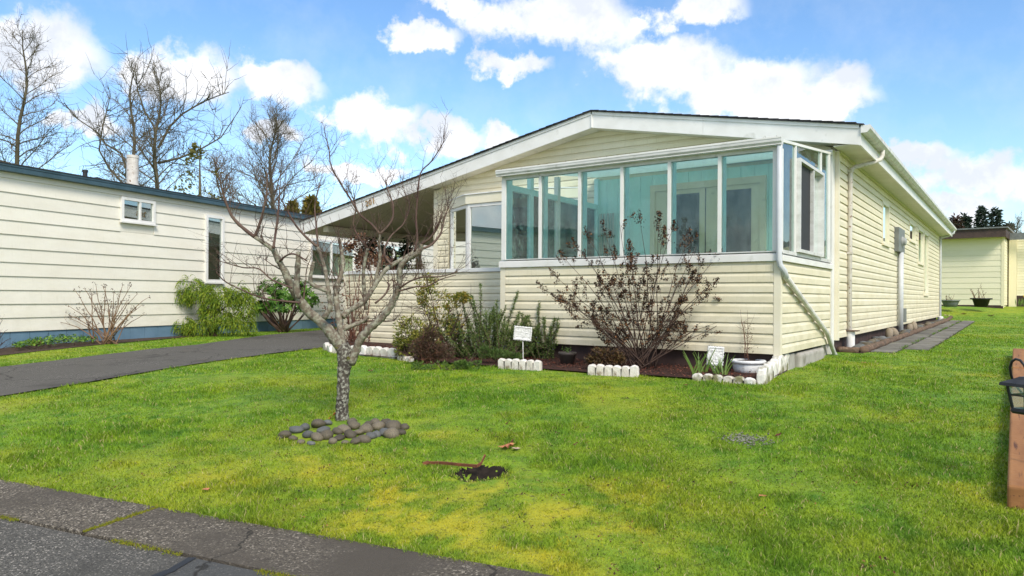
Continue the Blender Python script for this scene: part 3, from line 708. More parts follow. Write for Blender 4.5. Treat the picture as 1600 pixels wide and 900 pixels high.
# rake boards, drip edge
def rake(a, b, name='rake_fascia'):
    mb = MB(); mb.prism([(a, VR, zsof(a)), (b, VR, zsof(b)), (b, VR, ztop(b) - .045), (a, VR, ztop(a) - .045)], (0, .025, 0)); o = mb.build(name, M['white'], house)
    mb = MB(); mb.prism([(a, VR - .014, ztop(a) - .043), (b, VR - .014, ztop(b) - .043), (b, VR - .014, ztop(b) + .003), (a, VR - .014, ztop(a) + .003)], (0, .03, 0)); mb.build('drip_edge', M['white'], o); return o
rake(RU + .01, -1.72); rake(-1.717, UE); rake(-5.6, RU - .01); rake(-8.2, -5.603); rake(UL, -8.203)
MB().box(RU - .0095, RU + .0095, VR - .017, VR + .02, zsof(RU) + .002, ztop(RU) - .044).build('ridge_joint_cover', M['white'], house)
# rake soffit panels
def soffit_rake(a, b, step):
    n = int(abs(b - a) / step); sg = 1 if b > a else -1
    for i in range(n + 1):
        u = a + sg * i * step; u2 = a + sg * min((i + 1) * step - .008, abs(b - a))
        if abs(u2 - u) < .02: continue
        lo = sorted((u, u2)); mb = MB(); mb.prism([(lo[0], VR + .026, zsof(lo[0]) + .012), (lo[1], VR + .026, zsof(lo[1]) + .012), (lo[1], VR + .026, zsof(lo[1]) + .02), (lo[0], VR + .026, zsof(lo[0]) + .02)], (0, V0 - VR + .002, 0)); mb.build('soffit_panel', M['soffit'], house)
soffit_rake(RU + .005, UE - .01, .30); soffit_rake(RU - .005, -7.2, .30)
# eave on the long right side
step = .40
v = V0 - .28
while v < VEND + .3:
    MB().box(UW + .001, UE - .004, v, min(v + step - .006, VEND + .45), 2.835, 2.845).build('soffit_panel', M['soffit'], house); v += step
MB().box(UE - .003, UE + .02, VR + .001, VEND + .45, 2.81, 3.045).build('eave_fascia', M['white'], house)
gu = MB(); gp = [(UE + .022, 2.965), (UE + .095, 2.965), (UE + .135, 3.01), (UE + .135, 3.062), (UE + .12, 3.068), (UE + .118, 3.02), (UE + .085, 2.98), (UE + .03, 2.98), (UE + .03, 3.06), (UE + .022, 3.06)]
gu.prism([(a, VR - .02, z) for a, z in gp], (0, VEND + .47 - VR, 0)); gut = gu.build('gutter', M['gutter'], house)
MB().prism([(a, VR - .026, z) for a, z in gp[:4] + [(UE + .022, 3.062)]], (0, .005, 0)).build('gutter_end_cap', M['white'], gut)
# downspouts
def pipe(parent, pts, w, m, name='downspout', k=4):
    mb = MB(); mb.tube(pts, w, k if k > 4 else 8); return bevel(mb.build(name, M[m], parent, smooth=True), .002, 1)
vd = house_side(1322, 400, UW)[0]; vg = house_side(1369, 245, UE + .08)[0]
dp = pipe(house, [(UE + .08, vd + .45, 2.98), (UE + .08, vd + .45, 2.90), (UE + .06, vd + .42, 2.84), (UE - .02, vd + .31, 2.79), (UW + .10, vd + .05, 2.70), (UW + .055, vd + .005, 2.66), (UW + .05, vd, 2.58), (UW + .05, vd, .36)], .032, 'rusty_white')
for z in (2.62, 1.45): MB().box(UW + .012, UW + .088, vd - .04, vd + .04, z, z + .03).build('strap', M['rusty_white'], dp)
mb = MB(); mb.lathe([(.0, -.05), (.062, -.05), (.060, .34), (.052, .34), (.05, .30), (.0, .30)], (UW + .06, vd + .01, 0), 16); mb.build('drain_pipe', M['white'], house, smooth=False)
MB().box(UW - .02, UW + .17, vd - .07, vd + .1, .345, .36).build('drain_cap', M['timber'], house)
dp2 = pipe(house, [(UE + .08, VEND + .1, 2.98), (UE + .08, VEND + .1, 2.9), (UE - .05, VEND + .08, 2.82), (UW + .06, VEND + .03, 2.76), (UW + .05, VEND + .02, 2.66), (UW + .05, VEND + .02, .2)], .035, 'conduit')
MB().lathe([(0, -.1), (.08, -.1), (.08, .26), (.06, .28), (0, .28)], (UW + .06, VEND + .03, 0), 14).build('drain_pipe', M['white'], house)
# electric meter
vm0 = house_side(1395.5, 380, UW)[0]; vm1 = house_side(1406, 380, UW)[0]; zt = house_side(1401, 358, UW)[1]; zb = house_side(1401, 395, UW)[1]
em = bevel(MB().box(UW + .012, UW + .105, vm0, vm1 - .1, zb, zt).build('meter_box', M['grey_metal'], house), .008)
vc = (vm0 + vm1 - .1) / 2; mb = MB()
for i, (o, r0) in enumerate(((.165, .10), (.20, .10), (.205, .085), (.27, .08), (.275, .06))): pass
ring = [(.103, .10), (.12, .10), (.125, .085), (.175, .078), (.185, .055), (.185, .0)]
n0 = 0; k = 20
for (o, r0) in ring:
    for j in range(k): a = 6.2832 * j / k; mb.v.append((UW + o, vc + r0 * math.cos(a), (zb + zt) / 2 - .02 + r0 * math.sin(a)))
for i in range(len(ring) - 1):
    for j in range(k): b = i * k; jj = (j + 1) % k; mb.f.append((b + j, b + k + j, b + k + jj, b + jj))
mb.build('meter_drum', M['meter'], em, smooth=False)
mb = MB(); mb.tube([(UW + .085, vc, zb - .001), (UW + .085, vc, .0)], .052, 14); mb.build('conduit', M['conduit'], house, smooth=True)
MB().box(UW + .012, UW + .11, vc + .35, vc + .75, .33, .62).build('utility_box', M['grey_metal'], house)

# ---------------------------------------------------------------- sunroom (a part of the house; its pieces are sub-parts)
SU = -3.64; SZ0, SZ1 = .21, 1.205; GZ0, GZ1 = 1.315, 2.385; STOP = 2.50; SBACK = 2.80
def sroof(v): return STOP + (SBACK - STOP) * (v / V0)
fm = MB()                                     # sunroom carcass: floor, plates and posts
fm.box(SU + .02, -.02, .02, V0, .22, .30)
fm.box(SU + .03, -.03, .03, .10, .30, SZ1); fm.box(-.10, -.03, .10, V0, .30, SZ1); fm.box(SU + .03, SU + .10, .10, V0, .30, SZ1)
sun_o = fm.build('sunroom', M['teal'], house, label='glazed front sunroom with aluminium window frames and teal interior')
siding(sun_o, (0, 0), (1, 0), (0, -1), SU + .065, -.055, SZ0, 9, LAP, M['cream'])
siding(sun_o, (0, 0), (0, 1), (1, 0), .055, 2.46, SZ0, 9, LAP, M['cream'])
trim(-.052, .02, -.02, .052, SZ0 - .02, SZ1, par=sun_o); trim(SU - .02, SU + .062, -.02, .06, SZ0 - .02, SZ1, par=sun_o)
trim(-.03, .018, 2.462, 2.49, SZ0 - .02, SZ1, par=sun_o)
mb = MB(); mb.prism([(SU - .03, .02, SZ1 + .002), (SU - .03, -.045, SZ1 + .002), (SU - .03, -.045, SZ1 + .075), (SU - .03, .02, SZ1 + .095)], (-SU + .015, 0, 0)); mb.build('sill', M['white'], sun_o)
mb = MB(); mb.prism([(-.02, -.04, SZ1 + .002), (.045, -.04, SZ1 + .002), (.045, -.04, SZ1 + .06), (-.02, -.04, SZ1 + .085)], (0, 2.56, 0)); mb.build('sill', M['white'], sun_o)
# skirting and concrete pads below
MB().box(SU + .05, -.05, .05, .09, -.2, .23).build('skirting', M['skirt'], sun_o)
# wide white post where sunroom meets the house
MB().box(-.06, .03, 2.50, V0 - .003, .06, 2.82).build('post', M['white'], sun_o)
# front glazing
mull_px = [787.5, 845, 906.5, 972.5, 1046.5, 1125, 1211]
mu = [house_front(p, 330, 0)[0] for p in mull_px]; mu[0] = SU + .03; mu[-1] = -.035
MB().box(SU, 0, -.028, .05, SZ1 + .098, GZ0).build('bottom_rail', M['alu'], sun_o)
MB().box(SU, -.002, -.022, .05, GZ1, GZ1 + .05).build('top_rail', M['alu'], sun_o)
for i, u in enumerate(mu):
    w = .019 if 0 < i < 6 else .032
    MB().box(u - w, u + w, -.026, .035, GZ0 + .001, GZ1 - .001).build('mullion', M['white'], sun_o)
    MB().box(u - w * .8, u + w * .8 + .012, .05, .13, GZ0 - .02, GZ1 + .02).build('inner_post', M['teal_light'], sun_o)
for a, b in zip(mu[:-1], mu[1:]):
    MB().box(a + .02, b - .02, -.004, .002, GZ0 + .001, GZ1 - .001).build('pane', M['glass_sun'], sun_o)
    # clips along the head of each pane
MB().box(-.075, -.038, .006, .02, GZ0 + .001, GZ1 - .001).build('screen_edge', M['screen'], sun_o)
# front gutter along the sunroom roof
gp = [(-.022, GZ1 + .052), (-.085, GZ1 + .052), (-.105, GZ1 + .08), (-.105, STOP + .012), (-.095, STOP + .02), (-.09, STOP), (-.022, STOP)]
mb = MB(); mb.prism([(SU - .05, v, z) for v, z in gp], (-SU + .09, 0, 0)); mb.build('gutter', M['alu'], sun_o)
MB().box(SU - .052, .042, -.109, -.1055, STOP - .004, STOP + .014).build('gutter_lip', M['white'], sun_o)
MB().box(SU - .051, .041, -.094, -.086, GZ1 + .046, GZ1 + .054).build('gutter_lip', M['white'], sun_o)
# moss and litter on the roof edge
lm = MB(); rr = random.Random(4)
for k in range(420):
    u = rr.uniform(SU, .0); 
    if rr.random() > .35 + .65 * (u - SU) / -SU: continue
    p = Vector((u, rr.uniform(-.09, .02), STOP + .016)); a = rr.uniform(0, 6.28); lm.leaf(p, Vector((math.cos(a), math.sin(a), rr.uniform(.1, .9))), Vector((0, 0, 1)), rr.uniform(.01, .035), .012, .1)
lm.build('roof_moss', leafmat('roof_moss', [(.20, .17, .05), (.30, .22, .09), (.16, .11, .06)], .9, .1, 0), sun_o, kind='stuff')
# unseen roof sheet, made translucent to let light into the sunroom
rm, nt, bs, N, L = _nodes('fibreglass_roof'); bs.inputs['Base Color'].default_value = (.62, .72, .66, 1)
tr = N('ShaderNodeBsdfTranslucent'); tr.inputs[0].default_value = (.72, .84, .80, 1); ms = N('ShaderNodeMixShader'); ms.inputs[0].default_value = .62
L(bs.outputs[0], ms.inputs[1]); L(tr.outputs[0], ms.inputs[2]); L(ms.outputs[0], nt.nodes['Material Output'].inputs[0])
M['fibre'] = rm
for i in range(6):
    a = SU + i * (-SU) / 6; b = SU + (i + 1) * (-SU) / 6 - .006
    MB().prism([(a, -.02, STOP + .003), (a, V0 - .01, SBACK), (a, V0 - .01, SBACK + .008), (a, -.02, STOP + .011)], (b - a, 0, 0)).build('roof_sheet', M['fibre'], sun_o)
# right side frame: strip pane, sliding window, end pane, glass gable above
def side_v(px): return house_side(px, 330, 0)[0]
va, vb, vc2, vd2 = side_v(1240.5), side_v(1245.5), side_v(1280.5), side_v(1292)
zw1 = 2.36
MB().box(-.03, .03, -.03, .03, SZ1 + .098, 2.40).build('corner_post', M['white'], sun_o)
for v in (va, vc2): MB().box(-.02, .022, v - .022, v + .022, SZ1 + .086, sroof(v) - .02).build('post', M['white'], sun_o)
MB().box(-.02, .02, vd2 + .0, vd2 + .10, SZ1 + .086, sroof(vd2) - .02).build('post', M['white'], sun_o)
mb = MB(); mb.prism([(-.02, .03, sroof(.03) - .03), (-.02, 2.49, sroof(2.49) - .03), (-.02, 2.49, sroof(2.49) - .001), (-.02, .03, sroof(.03) - .001)], (.045, 0, 0)); mb.build('top_rail', M['white'], sun_o)
MB().box(-.022, .024, .03, 2.49, SZ1 + .087, SZ1 + .125).build('bottom_rail', M['alu'], sun_o)
def side_pane(v0, v1, z0, z1a, z1b, m='glass_clear', x=0.0):
    MB().prism([(x, v0, z0), (x, v1, z0), (x, v1, z1b), (x, v0, z1a)], (.005, 0, 0)).build('pane', M[m], sun_o)
side_pane(.035, va - .023, SZ1 + .127, sroof(.03) - .032, sroof(va) - .032, 'glass_clear')
side_pane(vc2 + .023, vd2 - .001, SZ1 + .127, sroof(vc2) - .032, sroof(vd2) - .032, 'glass_clear')
side_pane(va + .024, vc2 - .024, zw1 + .045, sroof(va) - .032, sroof(vc2) - .032, 'glass_clear')
window(sun_o, (0, 0), (0, 1), (1, 0), va + .026, vc2 - .026, SZ1 + .13, zw1 + .04, 'alu', .065, .035, mull=(va + (vc2 - va) * .56,), pane='glass_clear', sill=False, name='sliding_window')
MB().box(.012, .018, va + .065, va + (vc2 - va) * .54, SZ1 + .17, zw1).build('insect_screen', M['screen'], sun_o)
# left side wall of the sunroom: glass and teal posts
for v in (.04, .62, 1.35, 2.10, 2.6): MB().box(SU + .0, SU + .07, v - .035, v + .035, SZ1 + .001, sroof(v) - .03).build('inner_post', M['teal_light'] if v != 1.35 else M['white'], sun_o)
MB().prism([(SU + .002, .08, 2.26), (SU + .002, 2.56, 2.26), (SU + .002, 2.56, 2.34), (SU + .002, .08, 2.34)], (.06, 0, 0)).build('top_rail', M['teal_light'], sun_o)
side = [(.08, .58), (.66, 1.31), (1.39, 2.06), (2.14, 2.56)]
for a, b in side: MB().box(SU + .03, SU + .035, a, b, SZ1 + .02, 2.255).build('pane', M['glass_clear'], sun_o)
# back wall inside: teal boards, beige double door with dark panes
du0 = house_front(1023, 330, V0 - .06)[0]; du1 = house_front(1191, 330, V0 - .06)[0]
nb = 18
for i in range(nb):
    a = SU + .01 + i * (-SU - .05) / nb; b = a + (-SU - .05) / nb - .004
    MB().box(a, b, V0 - .05, V0 - .03, .30, 2.74).build('wall_board', M['teal'], sun_o)
dm = MB().box(du0, du1, V0 - .085, V0 - .052, .31, 2.47).build('door', M['beige'], sun_o)
for a, b in ((du0 - .06, du0 + .02), (du1 - .02, du1 + .06)): MB().box(a, b, V0 - .105, V0 - .05, .31, 2.47).build('door_jamb', M['beige'], sun_o)
MB().box(du0 - .06, du1 + .06, V0 - .106, V0 - .05, 2.4705, 2.57).build('door_head', M['beige'], sun_o)
for xa, xb in ((1051, 1092.5), (1130, 1173.5)):
    a = house_front(xa, 340, V0 - .09)[0]; b = house_front(xb, 340, V0 - .09)[0]
    MB().box(a, b, V0 - .092, V0 - .0855, .75, 2.40).build('door_pane', M['speckled'], sun_o)
um = (du0 + du1) / 2; MB().box(um - .008, um + .008, V0 - .0865, V0 - .0852, .32, 2.46).build('door_gap', M['dark_room'], sun_o)
MB().box(SU + .11, -.11, .11, V0 - .11, .3005, .312).build('floor', M['blind'], sun_o)  # pale floor sheet added to bounce light into the sunroom
# hanging cord and curtain of the back wall
mb = MB(); cu = SU + .62
mb.tube([(cu, V0 - .09, 2.25), (cu + .02, V0 - .1, 2.0), (cu - .03, V0 - .12, 1.75), (cu + .05, V0 - .11, 1.55), (cu - .08, V0 - .12, 1.35)], [.012, .012, .03, .012, .012], 8); mb.build('hanging_cord', M['teal'], sun_o, smooth=True)
mb = MB()
for i in range(14):
    u = SU + .12 + .02 * i; mb.tube([(u, V0 - .12 + .02 * math.sin(i * 2.3), 2.18), (u, V0 - .12 + .03 * math.sin(i * 2.3), 1.0)], .011, 5)
mb.build('gathered_curtain', M['blind'], sun_o, smooth=True, kind='stuff')
# downspout at the sunroom corner, then running down the side wall
cx = .035
ds = pipe(sun_o, [(.01, -.055, GZ1 + .05), (.01, -.055, 1.22), (.02, -.05, 1.16), (.055, -.02, 1.10), (.06, .05, 1.03)], .031, 'conduit')
pipe(sun_o, [(.06, .05, 1.035), (.062, 2.05, .37), (.075, 2.45, .08), (.10, 2.62, -.02)], .030, 'gutter')
# bay window on the front wall
bp = [(-6.80, V0), (-6.05, V0 - .42), (-4.62, V0 - .42), (-3.88, V0)]
for (p, q, mlist, bk) in ((bp[0], bp[1], (), 'dark_room'), (bp[1], bp[2], (), 'blind'), (bp[2], bp[3], (), 'blind')):
    d = Vector((q[0] - p[0], q[1] - p[1], 0)); ln = d.length; d /= ln
    window(house, p, d.xy, (d.y, -d.x), .005, ln - .005, 1.02, 2.48, 'white', .02, .055, pane='glass', back=bk, sill=False, name='bay_window')
mb = MB(); mb.prism([(bp[0][0] - .06, V0, 2.485), (bp[1][0] - .03, V0 - .46, 2.485), (bp[2][0] + .03, V0 - .46, 2.485), (bp[3][0] + .06, V0, 2.485)], (0, 0, .16)); mb.build('bay_header', M['cream_trim'], house)
mb = MB(); mb.prism([(bp[0][0] - .06, V0, 2.647), (bp[1][0] - .04, V0 - .48, 2.647), (bp[2][0] + .04, V0 - .48, 2.647), (bp[3][0] + .06, V0, 2.647)], (0, 0, .02)); mb.build('bay_cap', M['white'], house)
mb = MB(); mb.prism([(bp[0][0], V0, .3), (bp[1][0], V0 - .42, .3), (bp[2][0], V0 - .42, .3), (bp[3][0], V0, .3)], (0, 0, .715)); mb.build('bay_apron', M['cream_trim'], house)
# knee wall of the porch
KV = .86; KU = -7.74
siding(house, (0, KV), (1, 0), (0, -1), KU + .05, SU - .03, .0, 11, .1085, M['cream'])
MB().box(KU, SU - .022, KV + .001, KV + .10, -.1, 1.19).build('porch_wall', M['cream_trim'], house)
mb = MB(); mb.prism([(KU - .02, KV + .12, 1.196), (KU - .02, KV - .04, 1.196), (KU - .02, KV - .04, 1.245), (KU - .02, KV + .12, 1.26)], (SU - .024 - KU + .02, 0, 0)); mb.build('porch_wall_cap', M['white'], house)
MB().box(KU - .02, KU + .05, KV - .016, KV + .0, -.1, 1.19).build('corner_trim', M['cream_trim'], house)
MB().box(KU, SU, KV + .1, V0, -.1, .25).build('porch_floor', M['concrete'], house)
# carport ceiling, beams and posts
for i in range(6):
    a = UL + .02 + i * (-7.22 - UL) / 6; b = UL + .02 + (i + 1) * (-7.22 - UL) / 6 - .005
    MB().prism([(a, VR + .027, zsof(a) + .012), (b, VR + .027, zsof(b) + .012), (b, VR + .027, zsof(b) + .03), (a, VR + .027, zsof(a) + .03)], (0, 11.5, 0)).build('ceiling_panel', M['carport'], house)
MB().box(UL + .3, -7.21, VR + 3.0, VR + 3.12, zsof(UL + .3) - .14, zsof(UL + .3) + .03).build('carport_beam', M['carport'], house)
MB().box(UL + .62, UL + .78, VR + .1, VR + 11.4, zsof(UL + .7) - .12, zsof(UL + .7) + .005).build('carport_beam', M['carport'], house)
for v in (VR + 3.05, VR + 7.2, VR + 11.2): MB().box(UL + .65, UL + .75, v - .05, v + .05, -.05, zsof(UL + .7) - .121).build('carport_post', M['white'], house)
MB().box(UL - .02, UL - .001, VR, VEND + .4, zsof(UL), ztop(UL)).build('eave_fascia', M['white'], house)
# house number on the rake board
def number():
    u, z = house_front(579, 317, VR)
    cu_ = bpy.data.curves.new('digits', 'FONT'); cu_.body = '201'; cu_.size = .17; cu_.extrude = .006; cu_.align_x = 'CENTER'; cu_.align_y = 'CENTER'; cu_.space_character = 1.15
    t = bpy.data.objects.new('digits', cu_); col.objects.link(t); dg = bpy.context.evaluated_depsgraph_get()
    me = bpy.data.meshes.new_from_object(t.evaluated_get(dg)); bpy.data.objects.remove(t)
    me.materials.clear(); me.materials.append(M['number'])
    o = link('house_number', me, house); o.rotation_euler = (R(90), -math.atan(SL) * 1, 0); o.location = (u, VR - .012, zsof(u) + .115)
number()

# ================================================================== NEIGHBOUR ON THE LEFT
nh = thing('mobile_home', 'long ivory lap-sided home with slate-blue skirting beyond the drive', 'house', NO, NA)
NLAP = .2142; NZ0 = NSB; NTOP = NZ0 + 11 * NLAP + .11
# local frame: x along the wall, -y towards the drive
def n_wall(px, py):
    d = ray(px, py); o = Vector((0, 0, EYE)); t = (NO - o).dot(NN) / d.dot(NN); p = o + d * t; return (p - NO).dot(NW), p.z
nop = []
for (xa, xb, ya, yb, mull, bk, fr_) in ((186, 239, 311, 348, .55, 'dark_room', .05), (318.5, 347, 337, 441, None, 'dark_room', .055), (483, 553, 376, 434, .45, 'dark_room', .05), (586, 640, 383, 428, .5, 'blind', .05)):
    pm_ = (xa + xb) / 2; a = n_wall(xa, 400)[0]; b = n_wall(xb, 400)[0]; z1 = n_wall(pm_, ya)[1]; z0 = n_wall(pm_, yb)[1]
    nop.append((a, b, z0, z1, mull, bk, fr_))
MB().box(-9, 20, .02, 6.5, -.2, NTOP + .1).build('wall_core', M['ivory'], nh)
siding(nh, (0, 0), (1, 0), (0, -1), -9, 20, NZ0, 12, NLAP, M['ivory'], [(a, b, z0, z1) for a, b, z0, z1, *_ in nop], t=.027, flat=True)
for (a, b, z0, z1, mull, bk, fr_) in nop:
    zz0 = NZ0 + NLAP * math.floor((z0 - NZ0) / NLAP + .02); zz1 = NZ0 + NLAP * math.ceil((z1 - NZ0) / NLAP - .02)
    MB().box(a + .003, b - .003, -.012, .019, min(zz0, z0), max(zz1, z1)).build('window_surround', M['ivory'], nh)
    w = window(nh, (0, -.035), (1, 0), (0, -1), a, b, z0, z1, 'white', .03, fr_, mull=(() if mull is None else (a + (b - a) * mull,)), back=None, sill=True, pane='glass')
    zc_ = z1 - fr_ - (z1 - z0) * (.42 if mull is None else .0)
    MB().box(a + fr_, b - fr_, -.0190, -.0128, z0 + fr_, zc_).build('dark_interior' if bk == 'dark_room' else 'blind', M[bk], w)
    if mull is None: MB().box(a + fr_, b - fr_, -.0190, -.0128, zc_ + .001, z1 - fr_).build('lace_curtain', M['lace'], w)
n = 0; x = -9.0
while x < 20:
    MB().box(x, x + .298, -.006, .018, -.25, NZ0 - .004).build('skirting_panel', M['blue'], nh); x += .305
MB().box(-9.2, 20.2, -.14, -.02, NTOP - .02, NTOP + .085).build('gutter', M['bluetrim'], nh)
MB().box(-9.2, 20.2, -.15, -.139, NTOP + .055, NTOP + .10).build('gutter_lip', M['bluetrim'], nh)
mb = MB(); mb.prism([(-9.2, -.16, NTOP + .101), (-9.2, 3.3, NTOP + .36), (-9.2, 6.7, NTOP + .1), (-9.2, 6.7, NTOP + .07), (-9.2, -.16, NTOP + .086)], (29.4, 0, 0)); mb.build('roof', M['shingle'], nh)
def on_roof(px, py, yy):                      # a spot on the neighbour's roof yy metres behind its wall
    d = ray(px, py); o = Vector((0, 0, EYE)); q = NO - NN * yy; t = (q - o).dot(NN) / d.dot(NN); p = o + d * t; return (p - NO).dot(NW), p.z
a, z = on_roof(207, 290, .8); zb_ = NTOP + .14; zt_ = on_roof(207, 243, .8)[1]
fl = MB().lathe([(.17, zb_ - .05), (.165, zb_ + .07), (.12, zb_ + .12)], (a, .8, 0), 20).build('flue', M['alu'], nh, smooth=True, label='galvanised round flue pipe on the roof')
MB().lathe([(.105, zb_ + .08), (.105, zt_ - .06), (.112, zt_ - .055), (.112, zt_), (.09, zt_), (.09, zt_ - .2), (0, zt_ - .2)], (a, .8, 0), 20).build('flue_pipe', M['rusty_white'], fl, smooth=False)
a, z = on_roof(150, 281, .6); MB().prism([(a - .35, .5, NTOP + .12), (a + .45, .5, NTOP + .12), (a + .45, .5, NTOP + .17), (a - .05, .5, NTOP + .24)], (0, .4, 0)).build('roof_vent', M['black'], nh)
a, z = on_roof(133, 272, .9); MB().lathe([(.04, NTOP + .1), (.04, NTOP + .36), (.05, NTOP + .36), (.05, NTOP + .40), (0, NTOP + .40)], (a, .9, 0), 12).build('vent_pipe', M['black'], nh)
a, z = on_roof(300, 311, .6); MB().box(a - .25, a + .3, .5, .9, NTOP + .1, NTOP + .19).build('roof_vent', M['black'], nh)

# ================================================================== PALE YELLOW HOUSE AT THE BACK
BA = R(-39.0); b0 = at_depth(1568, 479.5, 26.0); BO = Vector((b0.x, b0.y, 0)); bz = b0.z
bh = thing('mobile_home', 'pale yellow lap-sided home with brown fascia behind the back lawn', 'house', (BO.x, BO.y, bz), BA)
# local: x = -left along its face, y = back
BL = .205
siding(bh, (0, 0), (1, 0), (0, -1), -9, -.08, .06, 12, BL, M['yellow'], t=.016, flat=True)
siding(bh, (0, 0), (0, 1), (1, 0), .08, 1.45, .06, 24, BL / 2 * 1.0, M['yellow'], t=.014, flat=True)
MB().box(-9, -.02, .02, 8, -.5, 2.75).build('wall_core', M['yellow_trim'], bh)
MB().box(-.075, .022, -.022, .075, .03, 2.55).build('corner_trim', M['yellow_trim'], bh)
MB().box(-9, -.01, -.012, .015, -.3, .058).build('skirting', M['skirt'], bh)
MB().box(-9.4, .10, -.50, -.46, 2.52, 2.83).build('fascia', M['brown'], bh)
MB().box(.06, .10, -.459, 8, 2.52, 2.83).build('fascia', M['brown'], bh)
MB().box(-9.4, .058, -.458, 8, 2.60, 2.62).build('soffit', M['yellow_trim'], bh)
MB().prism([(-9.4, -.56, 2.832), (.16, -.56, 2.832), (.16, -.56, 2.88), (-9.4, -.56, 2.88)], (0, 8.6, 0)).build('roof', M['grey_metal'], bh)
# second wing
MB().box(.02, 7, 1.46, 8, -.5, 2.75).build('wing_core', M['yellow_trim'], bh)
siding(bh, (0, 1.46), (1, 0), (0, -1), .30, 7, .42, 21, BL / 2, M['yellow'], t=.014, flat=True)
MB().box(.06, .29, 1.30, 1.455, .0, 2.6).build('wing_post', M['yellow_trim'], bh)
MB().box(.30, 7, 1.43, 1.455, -.4, .415).build('skirting', M['skirt'], bh)
MB().box(.101, 7.3, 1.0, 1.05, 2.5, 2.75).build('fascia', M['grey_metal'], bh)
# ================================================================== TREES AND SHRUBS
def rvec(r): 
    while True:
        v = Vector((r.uniform(-1, 1), r.uniform(-1, 1), r.uniform(-1, 1)))
        if .05 < v.length < 1: return v.normalized()
def twig(mb, r, p, d, length, rad, level, up=.25, wob=.28, kids=3, seg=5, k=3, tips=None, ratio=.55):
    pts = [p.copy()]; q = p.copy(); d = d.normalized()
    for i in range(seg):
        d = (d + rvec(r) * wob + Vector((0, 0, up))).normalized(); q = q + d * (length / seg); pts.append(q.copy())
    mb.tube(pts, [rad * (1 - .75 * i / seg) for i in range(seg + 1)], k, cap=False)
    if tips is not None and level == 0: tips.append((pts[-1], d))
    if level > 0:
        for _ in range(kids):
            i = r.randint(1, seg - 1) if r.random() < .8 else seg - 1; a = pts[i].lerp(pts[i + 1], r.random()); t = (pts[i + 1] - pts[i]).normalized()
            nd = (t * .7 + rvec(r) * .85).normalized()
            twig(mb, r, a, nd, length * ratio * r.uniform(.6, 1.25), rad * .6, level - 1, up, wob, max(1, kids - 1), max(3, seg - 1), 3, tips, ratio)

